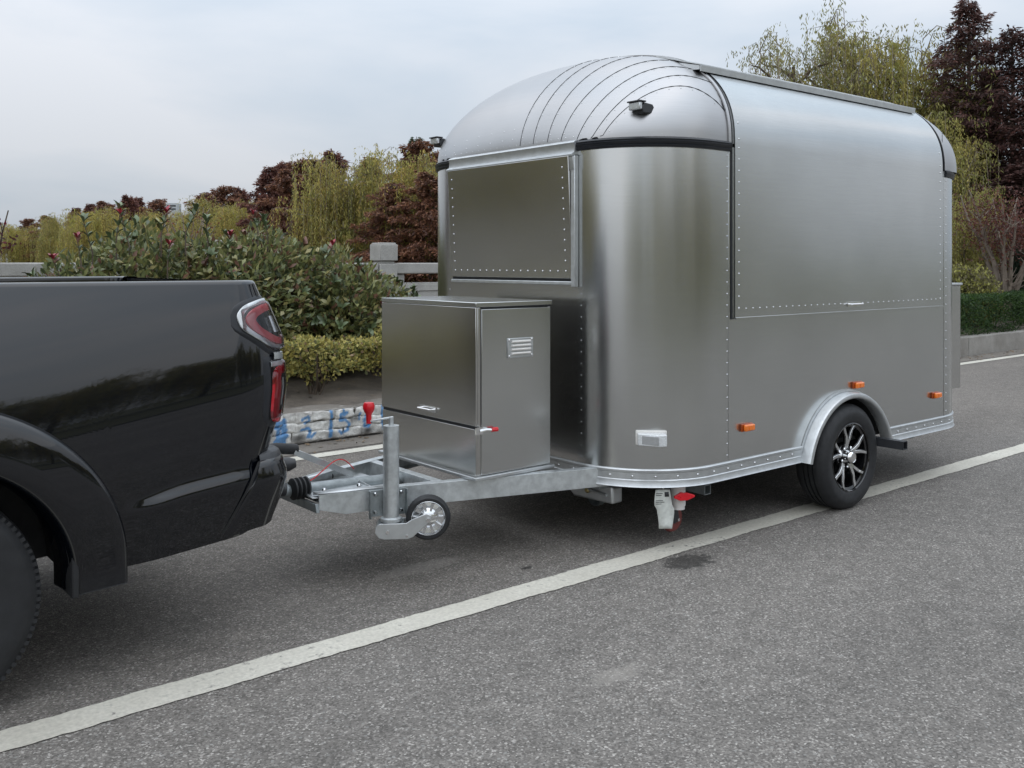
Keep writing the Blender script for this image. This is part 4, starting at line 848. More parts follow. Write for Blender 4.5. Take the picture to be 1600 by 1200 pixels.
part('housing', MB().prism([(-.01, -.076), (-.01, .07), (-.05, .07), (-.09, -.045), (-.075, -.076)], lambda p: Matrix.Translation((cx, cy, .568)) @ Matrix.Rotation(a - pi, 4, 'Z') @ Vector((p[0], p[1], 0)), lambda p: Matrix.Translation((cx, cy, .628)) @ Matrix.Rotation(a - pi, 4, 'Z') @ Vector((p[0], p[1], 0))), 'clear_plastic', cl, bevel=.004)
part('lens', MB().bar(Matrix.Translation((cx, cy, .598)) @ Matrix.Rotation(a - pi, 4, 'Z') @ Vector((-.054, .050, 0)), Matrix.Translation((cx, cy, .598)) @ Matrix.Rotation(a - pi, 4, 'Z') @ Vector((-.087, -.034, 0)), .006, .045), 'lamp_clear', cl, bevel=.002)
for sgn in (-1, 1):
    yy = .905; uu = .485; zz = dome_z(uu, yy); x_, y_ = XA - uu, YC + sgn * yy
    dl = part('roof_lamp', MB().prism([(.07, -.02), (-.045, -.02), (-.055, .012), (-.03, .035), (.03, .03)], lambda p: (x_ + p[0], y_ - .03, zz + p[1]), lambda p: (x_ + p[0] * .9, y_ + .05, zz + p[1])), 'plastic', tr, bevel=.005)
    part('lens', MB().box(x_ - .075, x_ - .054, y_ - .035, y_ + .045, zz - .005, zz + .034), 'lamp_clear', dl, bevel=.005)
    part('shade', MB().box(x_ - .082, x_ - .03, y_ - .04, y_ + .05, zz + .0345, zz + .042), 'plastic', dl, bevel=.002)
# rear service box
rb = part('rear_box', MB().box(7.055, 7.43, 3.50, 4.7, .53, 1.33), 'steel_front', tr, bevel=.006)
part('lid', MB().box(7.053, 7.445, 3.49, 4.715, 1.332, 1.35), 'alu', rb, bevel=.004)
# drain pipe with valve, tag, caster, jack
pv = part('drain_pipe', MB().tube([(3.86, 3.31, .42), (3.86, 3.31, .345), (3.86, 3.31, .342)], [.030, .030, .038], 20).tube([(3.86, 3.31, .342), (3.86, 3.31, .225)], .038, 20).tube([(3.86, 3.31, .224), (3.86, 3.31, .205)], .034, 20), 'white_plastic', tr, smooth=40)
vd = Vector((-.45, -.89, 0)); vs_ = Vector((.89, -.45, 0)); vc = Vector((3.86, 3.31, .285)) + vd * .036
part('valve_handle', MB().tube([vc, vc + vd * .03], .018, 12).prism([(-.052, -.006), (-.02, -.02), (.02, -.02), (.062, -.004), (.062, .006), (.02, .02), (-.02, .02), (-.052, .004)], lambda p: vc + vd * .026 + vs_ * p[0] + Vector((0, 0, p[1])), lambda p: vc + vd * .041 + vs_ * p[0] + Vector((0, 0, p[1]))), 'red', pv, bevel=.003)
T0 = Vector((3.70, 3.325, .327)); rr_ = Vector((.84, -.54, 0))
tg = part('paper_tag', MB().grid(lambda u, v: T0 + rr_ * (.082 * u + .010 * (v > .45)) + Vector((-.01 * sin(v * 5 + u * 2), 0, -.205 * v)), lin(0, 1, 4), lin(0, 1, 11)), 'paper', tr, smooth=60, solid=.004)
pr = MB()
for (u0, u1, za, zb2) in ((.055, .076, .290, .315), (.008, .045, .306, .309), (.008, .04, .297, .300), (.008, .045, .270, .2725), (.008, .05, .261, .2635), (.008, .035, .252, .2545)):
    pr.add([T0 + rr_ * u + Vector((-.0095 * sin((.327 - z_) / .205 * 5 + u / .082 * 2) - .004, -.002, z_ - .327)) for u, z_ in ((u0, za), (u1, za), (u1, zb2), (u0, zb2))], [(0, 1, 2, 3)])
part('print', pr, 'plastic', tg, solid=.0008)
part('string', MB().tube([T0 + rr_ * .04, T0 + rr_ * .03 + Vector((0, 0, .03)), T0 + rr_ * .04 + Vector((0, .01, .065)), T0 + rr_ * .05 + Vector((0, 0, .03)), T0 + rr_ * .042], .002, 4), 'white_plastic', tg)
ca = part('caster', MB().box(3.88, 3.97, 3.38, 3.46, .285, .40).bar((3.91, 3.395, .30), (3.945, 3.395, .10), .008, .045, (1, 0, 0)).bar((3.97, 3.45, .30), (3.965, 3.45, .10), .008, .045, (1, 0, 0)), 'plastic', tr, bevel=.003)
part('caster_wheel', MB().lathe([(.0, -.014), (.05, -.016), (.068, -.014), (.075, 0), (.068, .014), (.05, .016), (0, .014)], 28, Matrix.Translation((3.94, 3.425, .118)) @ Matrix.Rotation(pi / 2, 4, 'X')), 'caster_red', ca, smooth=40)
part('bolt', MB().tube([(3.942, 3.375, .118), (3.942, 3.465, .118)], .009, 8), 'chrome', ca)
jk = part('corner_steady', MB().box(3.625, 3.69, 3.58, 3.88, .315, .395).box(3.62, 3.80, 3.60, 3.88, .385, .397), 'galv', tr, bevel=.004)
part('leg', MB().prism([(3.56, .215), (3.56, .305), (3.575, .313), (3.90, .313), (3.90, .235), (3.86, .205)], lambda p: (3.62, p[0], p[1]), lambda p: (3.70, p[0], p[1])), 'alu', jk, bevel=.012)
part('ridge', MB().tube([(3.616, 3.90, .262), (3.612, 3.75, .268), (3.616, 3.60, .258)], .008, 8), 'alu', jk); part('bolt', MB().lathe([(0, .012), (.012, .012), (.018, .006), (.018, 0)], 12, Matrix.Translation((3.615, 3.745, .262)) @ Matrix.Rotation(-pi / 2, 4, 'Y')), 'brass', jk)
part('foot', MB().lathe([(.055, -.02), (.055, .02), (.04, .02), (.04, -.02)], 16, Matrix.Translation((3.70, 3.76, .215)) @ Matrix.Rotation(pi / 2, 4, 'Y')), 'galv_dark', jk); part('screw', MB().tube([(3.70, 3.80, .28), (4.1, 3.5, .36)], .02, 8), 'galv_dark', jk)
for x, y in ((6.72, 3.62),):
    q = part('corner_steady', MB().bar((6.15, 3.38, .335), (6.62, 3.38, .345), .05, .03), 'galv', tr, bevel=.004); part('screw', MB().tube([(6.15, 3.36, .33), (6.7, 3.36, .36)], .008, 6).tube([(6.4, 3.36, .305), (6.42, 3.44, .305)], .035, 10), 'galv_dark', q)
# ---------------------------------------------------------------- drawbar
YD = 4.17
def rail_(a, b, y_in, name='drawbar_rail'):
    (ax, ay), (bx, by) = a, b; d_ = Vector((bx - ax, by - ay, 0)).normalized(); s_ = Vector((-d_.y, d_.x, 0)) * y_in; m = MB()
    A, B = Vector((ax, ay, 0)), Vector((bx, by, 0))
    cs = [(0, .325), (0, .425), (.048, .425), (.048, .420), (.005, .420), (.005, .330), (.048, .330), (.048, .325)]
    m.prism(cs, lambda p: A + s_ * p[0] + Vector((0, 0, p[1])), lambda p: B + s_ * p[0] + Vector((0, 0, p[1]))); return part(name, m, 'galv', tr, bevel=.001)
rail_((2.46, 3.885), (3.60, 3.536), 1); rail_((2.46, 4.455), (3.60, 4.804), -1)
cp = part('coupling_frame', MB().prism([(2.40, 4.0), (2.47, 4.0), (2.47, 4.34), (2.40, 4.34)], lambda p: (p[0], p[1], .330), lambda p: (p[0], p[1], .338)), 'galv', tr)
for s_ in (-1, 1):
    yy_ = lambda x: YD + s_ * (.17 + (x - 2.12) * .335)
    part('side_plate', MB().prism([(2.12, .345), (2.12, .415), (2.46, .425), (2.46, .325), (2.24, .315)], lambda p: (p[0], yy_(p[0]), p[1]), lambda p: (p[0], yy_(p[0]) - s_ * .006, p[1])), 'galv', cp, bevel=.001)
    part('flange', MB().add([(2.12, yy_(2.12), .418), (2.46, yy_(2.46), .427), (2.46, yy_(2.46) - s_ * .055, .427), (2.12, yy_(2.12) - s_ * .06, .418)], [(0, 1, 2, 3)]), 'alu', cp, solid=.005)
part('base_plate', MB().prism([(2.13, 4.02), (2.6, 3.87), (2.6, 4.47), (2.13, 4.32)], lambda p: (p[0], p[1], .372), lambda p: (p[0], p[1], .379)), 'galv', cp)
part('tray', MB().prism([(2.10, 4.03), (2.42, 3.95), (2.46, 4.2), (2.12, 4.24)], lambda p: (p[0], p[1], .394), lambda p: (p[0], p[1], .400)).tube([(2.12, 4.06, .41), (2.40, 3.99, .412), (2.42, 4.15, .412), (2.14, 4.2, .41)], .007, 6), 'alu', cp, bevel=.002)
part('bolt', MB().lathe([(0, .02), (.008, .018), (.012, .01), (.012, 0)], 8, Matrix.Translation((2.38, 4.08, .40))).lathe([(0, .02), (.008, .018), (.012, .01), (.012, 0)], 8, Matrix.Translation((2.2, 4.10, .40))), 'chrome', cp)
part('coupling_tube', MB().tube([(1.95, YD, .42), (2.7, YD, .385)], .03, 16), 'galv_dark', cp, smooth=60)
part('bellows', MB().tube([(2.05 + .0075 * i, YD - .02, .425) for i in range(13)], [.052 if i % 3 else .038 for i in range(13)], 20), 'rubber', cp, smooth=60)
part('coupling_head', MB().tube([(1.74, YD, .45), (1.86, YD, .46), (2.02, YD - .02, .43)], [.045, .04, .032], 14).tube([(1.72, YD - .02, .52), (1.84, YD - .06, .56), (1.98, YD - .14, .575), (2.01, YD - .15, .578)], [.03, .034, .032, .02], 12), 'plastic', cp, smooth=60)
part('front_plate', MB().prism([(3.99, .335), (4.35, .335), (4.34, .375), (4.0, .375)], lambda p: (2.10, p[0], p[1]), lambda p: (2.118, p[0], p[1])), 'galv_dark', cp, bevel=.002)
part('cross_member', MB().prism([(0, .345), (0, .422), (.05, .422), (.05, .417), (.005, .417), (.005, .345)], lambda p: (2.68 + p[0], 3.83, p[1]), lambda p: (2.68 + p[0], 4.52, p[1])), 'galv', cp, bevel=.001)
part('rail_plate', MB().prism([(2.44, 3.945), (2.67, 3.885), (2.67, 3.96)], lambda p: (p[0], p[1], .392), lambda p: (p[0], p[1], .398)), 'galv', cp)
part('hole_dark_disc', MB().lathe([(0, 0), (.016, 0)], 12, Matrix.Translation((2.42, 4.437, .385)) @ Matrix.Rotation(pi / 2, 4, 'X')), 'seal', cp)  # flat black disc; the dark inside of a hole put into colour
hb = part('brake_lever', MB().bar((2.13, 4.29, .583), (2.50, 4.36, .405), .045, .012).bar((2.13, 4.27, .576), (2.50, 4.34, .398), .006, .03).bar((2.13, 4.31, .576), (2.50, 4.38, .398), .006, .03), 'alu', tr, bevel=.002)
part('grip', MB().tube([(1.98, 4.28, .603), (2.04, 4.285, .602), (2.15, 4.295, .582)], [.026, .028, .026], 14), 'rubber', hb, smooth=60)
part('breakaway_cable', MB().tube([(2.17 + .33 * t, 4.22 + .12 * t, .43 + .07 * sin(pi * t ** 1.6)) for t in lin(0, 1, 16)], .0028, 5), 'red', tr, smooth=60)
# jockey wheel
JX, JY = 2.405, 3.825
jw = part('jockey_post', MB().tube([(JX, JY, .285), (JX, JY, .735)], .0375, 24).tube([(JX, JY, .735), (JX, JY, .775)], .012, 10).lathe([(.0375, 0), (.05, 0), (.05, .014), (.0375, .02)], 24, Matrix.Translation((JX, JY, .285))), 'galv', tr, smooth=40)
fw = Vector((cos(R(56)), sin(R(56)), 0)); rt = Vector((fw.y, -fw.x, 0))
c0 = Vector((JX, JY, .77)); c1 = c0 - rt * .105 + Vector((0, 0, -.014)); part('crank', MB().bar(c0 + rt * .01 + Vector((0, 0, .004)), c1, .018, .008), 'galv', jw, bevel=.002)
c1 = c1 + Vector((0, 0, .0)); part('knob', MB().lathe([(0, -.01), (.012, -.01), (.014, .035), (.022, .045), (.028, .06), (.028, .075), (.022, .088), (0, .09)], 20, Matrix.Translation(c1)), 'red', jw, smooth=40)
br_c = Vector((JX, JY + .03, .375))
part('clamp_bracket', MB().bar((JX - .085, JY + .062, .365), (JX + .085, JY + .008, .365), .006, .125).bar((JX - .085, JY + .04, .36), (JX - .083, JY + .062, .36), .006, .13).bar((JX + .083, JY - .016, .36), (JX + .085, JY + .008, .36), .006, .13), 'galv_dark', jw, bevel=.002)
for dx, dz in ((-.06, .045), (-.06, -.04), (.06, .045), (.06, -.04)): part('bolt', MB().lathe([(0, .012), (.006, .012), (.009, .006), (.009, 0)], 8, Matrix.Translation((JX + dx, JY + .03 - dx * .32, .365 + dz)) @ Matrix.Rotation(pi / 2, 4, 'X')), 'chrome', jw)
wc = Vector((JX, JY, 0)) + rt * .175 + fw * .0 + Vector((0, 0, .297))
fork = [(-.055, -.055), (-.075, -.03), (-.07, .0), (-.05, .012), (.07, .012), (.10, .03), (.165, .055), (.19, .045), (.185, .015), (.15, -.01), (.105, -.052), (.08, -.062), (-.03, -.062)]
for o_ in (-.055, .05):
    part('fork', MB().prism(fork, lambda p: Vector((JX, JY, .272)) + rt * p[0] + fw * o_ + Vector((0, 0, p[1])), lambda p: Vector((JX, JY, .272)) + rt * p[0] + fw * (o_ + .006) + Vector((0, 0, p[1]))), 'alu', jw, bevel=.002)
part('fork_web', MB().bar(Vector((JX, JY, .275)) - rt * .06, Vector((JX, JY, .275)) + rt * .06, .10, .008), 'galv_dark', jw)
part('axle_bolt', MB().tube([wc - fw * .066, wc + fw * .06], .011, 10).tube([Vector((JX, JY, .245)) - rt * .015 - fw * .06, Vector((JX, JY, .245)) - rt * .015 + fw * .055], .009, 8).tube([Vector((JX, JY, .225)) + rt * .075 - fw * .06, Vector((JX, JY, .225)) + rt * .075 + fw * .055], .006, 8), 'chrome', jw, smooth=40)
Mw = Matrix.Translation(wc) @ Matrix((rt, Vector((0, 0, 1)), -fw)).transposed().to_4x4()
part('jockey_tyre', MB().lathe([(.083, -.03), (.095, -.03), (.104, -.018), (.106, 0), (.104, .018), (.095, .03), (.083, .03)], 40, Mw), 'rubber', jw, smooth=50)
hubm = MB().lathe([(.085, .026), (.080, .030), (.076, .026), (.072, .012), (.05, .008), (.036, .02), (.018, .028), (0, .028)], 40, Mw)
for k in range(10):
    a_ = k * pi / 5; q = Mw @ Matrix.Rotation(a_, 4, 'Z'); hubm.prism([(.034, -.005), (.073, -.008), (.073, .008), (.034, .005)], lambda p: q @ Vector((p[0], p[1], .008)), lambda p: q @ Vector((p[0], p[1], .022)))
part('jockey_rim', hubm, 'machined', jw, smooth=40)
# storage box on the drawbar
bx0, bx1, by0, by1, bz0, bz1 = 2.84, 3.33, 3.73, 4.60, .445, 1.305
sb = part('storage_box', MB().box(bx0 + .006, bx1, by0 + .006, by1, bz0, bz1 - .03), 'steel_front', tr, bevel=.003)
part('base_flange', MB().box(bx0 - .022, bx1 + .01, by0 - .022, by1 + .02, .428, .4435), 'alu', sb, bevel=.002)
part('lid', MB().box(bx0 - .008, bx1 + .006, by0 - .006, by1 + .006, 1.284, 1.308), 'steel', sb, bevel=.003)
part('front_door', MB().box(bx0 - .008, bx0 + .004, by0 - .004, by1 + .004, .695, 1.282).box(bx0 + .0045, bx0 + .022, by0 - .004, by0 + .004, .695, 1.282), 'steel_front', sb, bevel=.002)
part('lower_panel', MB().box(bx0 - .004, bx0 + .005, by0, by1, .446, .678), 'steel_front', sb, bevel=.002)
part('door_gap', MB().box(bx0 + .0, bx0 + .0055, by0 + .002, by1 - .002, .6785, .6945).box(bx0 + .0225, bx0 + .028, by0 + .001, by0 + .0075, .695, 1.28).box(bx0 + .028, bx1 - .002, by0 + .001, by0 + .0075, 1.276, 1.2835), 'seal', sb)
part('side_panel', MB().box(bx0 + .032, bx1 - .001, by0 + .0, by0 + .008, .447, 1.272), 'steel', sb, bevel=.002)
vx, vz = 3.12, 1.07
part('vent', MB().box(vx - .085, vx + .085, by0 - .006, by0 - .001, vz - .05, vz + .05), 'alu', sb, bevel=.002)
for i in range(4): part('vent_louvre', MB().tube([(vx - .062, by0 - .010, vz - .028 + i * .02), (vx + .062, by0 - .010, vz - .028 + i * .02)], .0065, 8), 'white_plastic', sb, smooth=60)
for sx_, sz_ in ((-1, -1), (-1, 1), (1, -1), (1, 1)): part('screw', MB().lathe([(0, .004), (.006, .002), (.007, 0)], 8, Matrix.Translation((vx + .075 * sx_, by0 - .0062, vz + .041 * sz_)) @ Matrix.Rotation(pi / 2, 4, 'X')), 'chrome', sb)
hy0 = 4.14; part('handle', MB().tube([(bx0 - .009, hy0 - .055, .735), (bx0 - .035, hy0 - .055, .737), (bx0 - .035, hy0 + .055, .737), (bx0 - .009, hy0 + .055, .735)], .006, 8).box(bx0 - .014, bx0 - .0085, hy0 - .075, hy0 + .07, .722, .752), 'chrome', sb, bevel=.001)
lt = MB().tube([(bx0 + .01, by0 - .012, .672), (bx0 + .045, by0 - .016, .676), (bx0 + .08, by0 - .018, .672)], .008, 8).box(bx0 - .012, bx0 + .03, by0 - .014, by0 - .005, .655, .69); part('latch', lt, 'chrome', sb)
part('latch_tip', MB().tube([(bx0 + .08, by0 - .018, .672), (bx0 + .115, by0 - .022, .672)], .011, 8), 'red', sb)
# ================================================================ PICKUP
tk = thing('pickup_truck', 'glossy black pickup truck towing the trailer, only its rear half in view', 'pickup', (.43, 4.39, 0))
def zb(x): return 1.0 + .2 * (max(.3, min(1.7, x)) - .6)
AX, AZ = .43, .385
def yside(x, z):
    q = z - zb(x); y = 3.50 + .15 * q + .32 * q * q
    if .95 < x:     # pressed crease low on the panel
        zc = .628 + (min(x, 1.5) - 1.1) * .10; w = sms((x - 1.02) / .22); hgt = .042 * sms((x - 1.04) / .30)
        y -= .026 * w * (sms((zc + hgt - z) / (hgt + .014)))
    return y
def xr(z):
    pts = [(.40, 1.61), (.74, 1.675), (.87, 1.715), (1.0, 1.735), (1.2, 1.73), (1.35, 1.675), (1.45, 1.64)]
    for (a, b), (c_, d_) in zip(pts, pts[1:]):
        if z <= c_: f = max(0, (z - a) / (c_ - a)); return b + (d_ - b) * f
    return 1.63
def body(u, z, o=0.0):
    if u <= 1.5: return (u, yside(u, z) - o, z)
    if u <= 1.70:
        f = (u - 1.5) / .2 * pi / 2; return (1.5 + (xr(z) - 1.5 + o) * sin(f), yside(1.5, z) + .13 * (1 - cos(f)) - o * cos(f), z)
    return (xr(z) + o, yside(1.5, z) + .13 + (u - 1.70), z)
def zlo(u):
    r = .60; d_ = abs(u - AX)
    b = .40 + .08 * max(0, (min(u, 1.6) - 1.1))
    if d_ < r: return max(b, AZ + sqrt(r * r - d_ * d_))
    return b
us = sorted(set(lin(-.25, 1.5, 110) + lin(AX - .6, AX + .6, 60) + lin(1.5, 1.70, 14) + [1.78]))
def vcol(u, t): z0 = zlo(u); return body(u, z0 + (1.418 - z0) * t)
bs = part('bed_side', MB().grid(vcol, us, lin(0, 1, 56)), 'paint', tk, smooth=60)
def mirror(mb): m = MB(); m.v = [(x, 2 * 4.39 - y, z) for x, y, z in mb.v]; m.f = [tuple(reversed(f)) for f in mb.f]; return m
part('bed_side', mirror(MB().grid(vcol, us, lin(0, 1, 30))), 'paint', tk, smooth=60)
# rail cap: rolls over the top, then down inside
def capf(u, k):
    x, y, z = body(u, 1.418); zz = 1.418; ins = [(0, 0), (.004, .008), (.012, .014), (.03, .016), (.075, .016), (.085, .010), (.088, -.02), (.088, -.12)][k]
    if u > 1.5: f = min(1, (u - 1.5) / .2) * pi / 2; return (x - ins[0] * sin(f), y + ins[0] * cos(f), zz + ins[1])
    return (x, y + ins[0], zz + ins[1])
cu = [q for q in us if q <= 1.705]
rc = MB().grid(capf, cu, list(range(8))); part('bed_rail', rc, 'paint', tk, smooth=50); part('bed_rail', mirror(rc), 'paint', tk, smooth=50)
part('bed_liner', MB().box(-.15, 1.56, 3.70, 5.08, .84, .86).box(-.17, 1.56, 3.685, 3.70, .84, 1.31).box(-.17, 1.56, 5.08, 5.095, .84, 1.31).box(-.2, -.17, 3.66, 5.12, .84, 1.42), 'plastic', tk, bevel=.004)
tgm = MB().grid(lambda y, z: (xr(z) - .004 - .02 * (abs(y - 4.39) / .68) ** 4, y, z), lin(3.735, 5.045, 14), [.78, .82, .9, 1.0, 1.1, 1.2, 1.28, 1.34, 1.38, 1.415, 1.425, 1.43]).box(1.575, 1.60, 3.735, 5.045, .80, 1.425).grid(lambda x, y: (x, y, 1.43), [1.575, 1.62], lin(3.735, 5.045, 5))
tg_ = part('tailgate', tgm, 'paint', tk, smooth=40); part('handle', MB().box(1.70, 1.722, 4.27, 4.51, 1.22, 1.28), 'plastic', tg_, bevel=.008)
part('tailgate_gap', MB().grid(lambda u, z: body(u, z, .002), [1.597, 1.61], lin(1.36, 1.42, 4)), 'seal', tk)
# wheel arch flare
fl = MB()
def flare(a, k, s=1):
    r, o = [(.455, -.12), (.478, .030), (.484, .046), (.50, .056), (.56, .052), (.62, .046), (.652, .042), (.664, .034), (.670, .018), (.672, -.012)][k]
    return r, o
angs = lin(-30, 190, 80)
def flf(a, k):
    r, o = flare(a, k); x = AX + r * cos(R(a)); z = AZ + r * sin(R(a))
    if a < 0: x = AX + r + .0 * (-a / 30); z = AZ - (-a / 30) * .03 * (1 - .15 * k / 9)
    if a > 180: x = AX - r; z = AZ - ((a - 180) / 10) * .03
    return (x, yside(x, max(z, .42)) - o, z)
fm = MB().grid(flf, angs, list(range(10))); part('wheel_arch_flare', fm, 'paint', tk, smooth=50); part('wheel_arch_flare', mirror(fm), 'paint', tk, smooth=50)
part('flare_end', MB().prism([flf(-30, k)[:2] for k in range(10)], lambda p: (p[0], p[1], .3545), lambda p: (p[0], p[1], .358)), 'plastic', tk)
mf = MB().box(.90, .925, 3.475, 3.72, .345, .62); part('mud_flap', mf, 'rubber', tk, bevel=.006)
well = MB().lathe([(.475, 0), (.475, .33), (.30, .33)], 40, Matrix.Translation((AX, 3.50, AZ)) @ Matrix.Rotation(-pi / 2, 4, 'X'), pi + .05, 2 * pi - .05); part('wheel_well', well, 'underbody', tk, smooth=50)
part('underbody', MB().box(-3.4, 1.5, 3.86, 4.92, .42, .80).box(1.08, 1.50, 3.58, 5.2, .52, .80).box(-1.9, -.1, 3.62, 5.16, .40, .6), 'underbody', tk, bevel=.02)
w3 = wheel(AX, 3.50, AZ, -1, .385, .26, .235, tk, tread=5); alloy(w3, .235, .1)
w4 = wheel(AX, 5.28, AZ, 1, .385, .26, .235, tk, tread=5); alloy(w4, .235, .1)
for y, s_ in ((3.50, -1), (5.28, 1)): w5 = wheel(-2.80, y, AZ, s_, .385, .26, .235, tk, tread=5); alloy(w5, .235, .4)
# tyre shoulder lugs on the rear wheel in view
for wq in (w3,):
    lg = MB()
    for k in range(96):
        a = k * 2 * pi / 96; q = Matrix.Rotation(a, 4, 'Z'); lg.box(.365, .3795, -.007, .007, -.030, -.006, q)
    part('shoulder_lug', lg, 'rubber', wq, kind='stuff')
# tail lamps
def ipol(pts, u):
    if u <= pts[0][0]: return pts[0][1]
    for (a, b), (c_, d_) in zip(pts, pts[1:]):
        if u <= c_: return b + (d_ - b) * (u - a) / (c_ - a)
    return pts[-1][1]
def surfgrid(lo, hi, u0, u1, o, nu=22, nv=12, edge=.004):
    m = MB(); uu = lin(u0, u1, nu)
    def f(u, v): a, b = ipol(lo, u), ipol(hi, u); e = min(v, 1 - v, (u - u0) / (u1 - u0) * 2, (u1 - u) / (u1 - u0) * 2); return body(u, a + (b - a) * v, o * min(1, e / .06 + .001))
    return m.grid(f, uu, [0, .02, .06, .12, .25, .4, .55, .7, .82, .9, .95, .98, 1])
up_lo = [(1.485, 1.26), (1.50, 1.235), (1.54, 1.19), (1.575, 1.15), (1.60, 1.13), (1.76, 1.13)]; up_hi = [(1.485, 1.30), (1.50, 1.335), (1.53, 1.355), (1.60, 1.375), (1.76, 1.365)]
lo_lo = [(1.565, .90), (1.585, .855), (1.62, .85), (1.72, .85), (1.76, .86)]; lo_hi = [(1.565, 1.13), (1.76, 1.13)]
def ribbon(path, w, o, th=.004):
    m = MB(); n = len(path)
    fine = []
    for (a, b) in zip(path, path[1:]):
        for i in range(6): fine.append((a[0] + (b[0] - a[0]) * i / 6, a[1] + (b[1] - a[1]) * i / 6))
    fine.append(path[-1]); sm = fine[:]
    for _ in range(4): sm = [sm[0]] + [((sm[i - 1][0] + sm[i][0] * 2 + sm[i + 1][0]) / 4, (sm[i - 1][1] + sm[i][1] * 2 + sm[i + 1][1]) / 4) for i in range(1, len(sm) - 1)] + [sm[-1]]
    def f(i, k):
        a = sm[max(0, i - 1)]; b = sm[min(len(sm) - 1, i + 1)]; dx, dz = b[0] - a[0], b[1] - a[1]; l = math.hypot(dx, dz); s_, oo = [(-.5, 0), (-.42, th), (0, th * 1.2), (.42, th), (.5, 0)][k]
        return body(sm[i][0] - dz / l * w * s_, sm[i][1] + dx / l * w * s_, o + oo)
    return m.grid(f, list(range(len(sm))), [0, 1, 2, 3, 4])
def lamp(mir):
    g = (lambda m: mirror(m)) if mir else (lambda m: m)
    t1 = surfgrid(up_lo, up_hi, 1.485, 1.76, .004); t1.v += surfgrid(lo_lo, lo_hi, 1.565, 1.76, .004).v
    a = surfgrid(up_lo, up_hi, 1.485, 1.76, .004); b = surfgrid(lo_lo, lo_hi, 1.565, 1.76, .004); k = len(a.v); a.v += b.v; a.f += [tuple(i + k for i in f) for f in b.f]
    h = part('tail_light', g(a), 'seal', tk, smooth=50)
    ul = [(q + .018 if i < 3 else q, z_ + .014) for i, (q, z_) in enumerate(up_lo)]; uh = [(q + (.018 if i < 3 else 0), z_ - .012) for i, (q, z_) in enumerate(up_hi)]
    part('reflector', g(surfgrid(ul, uh, 1.505, 1.755, .007)), 'gloss_black', h, smooth=50)
    part('upper_surround', g(ribbon([(1.75, 1.352), (1.60, 1.352), (1.535, 1.332), (1.512, 1.30), (1.52, 1.25), (1.56, 1.205), (1.60, 1.168), (1.75, 1.158)], .018, .007)), 'lamp_clear', h, smooth=50)
    part('upper_red_band', g(ribbon([(1.74, 1.328), (1.60, 1.325), (1.555, 1.305), (1.538, 1.28), (1.555, 1.24), (1.60, 1.20), (1.64, 1.186), (1.74, 1.184)], .030, .008, .006)), 'lamp_red_sheen', h, smooth=50)
    part('reversing_reflector', g(ribbon([(1.635, 1.29), (1.635, 1.225)], .032, .008, .004)), 'lamp_clear', h, smooth=50)
    part('silver_bar', g(ribbon([(1.595, 1.132), (1.70, 1.128)], .03, .008, .004)), 'lamp_clear', h, smooth=50); part('grey_bar', g(ribbon([(1.585, 1.10), (1.75, 1.10)], .02, .006, .003)), 'galv', h, smooth=50)
    part('lower_red_band', g(ribbon([(1.74, 1.072), (1.62, 1.075), (1.607, 1.06), (1.605, .98), (1.605, .92), (1.61, .886), (1.645, .876), (1.66, .90)], .036, .007, .008)), 'lamp_red', h, smooth=50)
    part('lower_reflector', g(ribbon([(1.655, 1.04), (1.655, .93)], .022, .008, .003)), 'lamp_clear', h, smooth=50)
    part('lens_cover', g(surfgrid([(1.51, 1.25), (1.60, 1.15), (1.76, 1.15)], [(1.51, 1.32), (1.60, 1.36), (1.76, 1.35)], 1.51, 1.76, .022)), 'lens', h, smooth=60)
    part('lens_cover', g(surfgrid([(1.585, .875), (1.76, .865)], [(1.585, 1.12), (1.76, 1.12)], 1.585, 1.76, .022)), 'lens', h, smooth=60)
lamp(False); lamp(True)
# bumper
def bxr(z): return 1.70 + .055 * sms((z - .44) / .2) - .012 * sms((z - .66) / .06)
def bump_(u, v):   # u 0..1 side part, 1..2 corner, 2..3 rear
    z = .437 + (.725 - .437) * v + (.055 * min(1, u * .4 + .0) * (1 - v)); xs_ = 1.455 + (z - .437) / .288 * .145
    y0 = yside(1.5, z) - .008 + .02 * (v > .97) + .012 * (u < .01)
    if u <= 1: return (xs_ + (1.60 - xs_) * u if xs_ < 1.60 else 1.60 + .01 * u, y0, z)
    if u <= 2: f = (u - 1) * pi / 2; return (1.61 + (bxr(z) - 1.61) * sin(f), y0 + .14 * (1 - cos(f)), z)
    return (bxr(z), y0 + .14 + (u - 2) * (5.125 - 3.655), z)
part('bumper', MB().grid(bump_, lin(0, 1, 8) + lin(1.08, 2, 12) + lin(2.02, 3, 20), [0, .04, .1, .25, .45, .65, .8, .9, .96, 1.0]), 'paint', tk, smooth=60)
part('bumper_gap', MB().grid(lambda t, o: (1.449 + t * .145 + o, yside(1.5, .437 + t * .288) - .003, .437 + t * .288), lin(0, 1, 8), [-.008, .004]), 'underbody', tk)
def pad(u, k):
    x, y, z = bump_(u, 1.0); s_ = [0, .008, .02, .13][k]; zz = .725 + [0, .018, .026, .030][k]
    if u <= 1: return (x, y + s_, zz)
    if u <= 2: f = (u - 1) * pi / 2; return (x - s_ * sin(f), y + s_ * cos(f), zz)
    return (x - s_, y, zz)
part('bumper_step', MB().grid(pad, lin(.3, 1, 6) + lin(1.08, 2, 12) + lin(2.02, 3, 12), [0, 1, 2, 3]), 'plastic', tk, smooth=60)
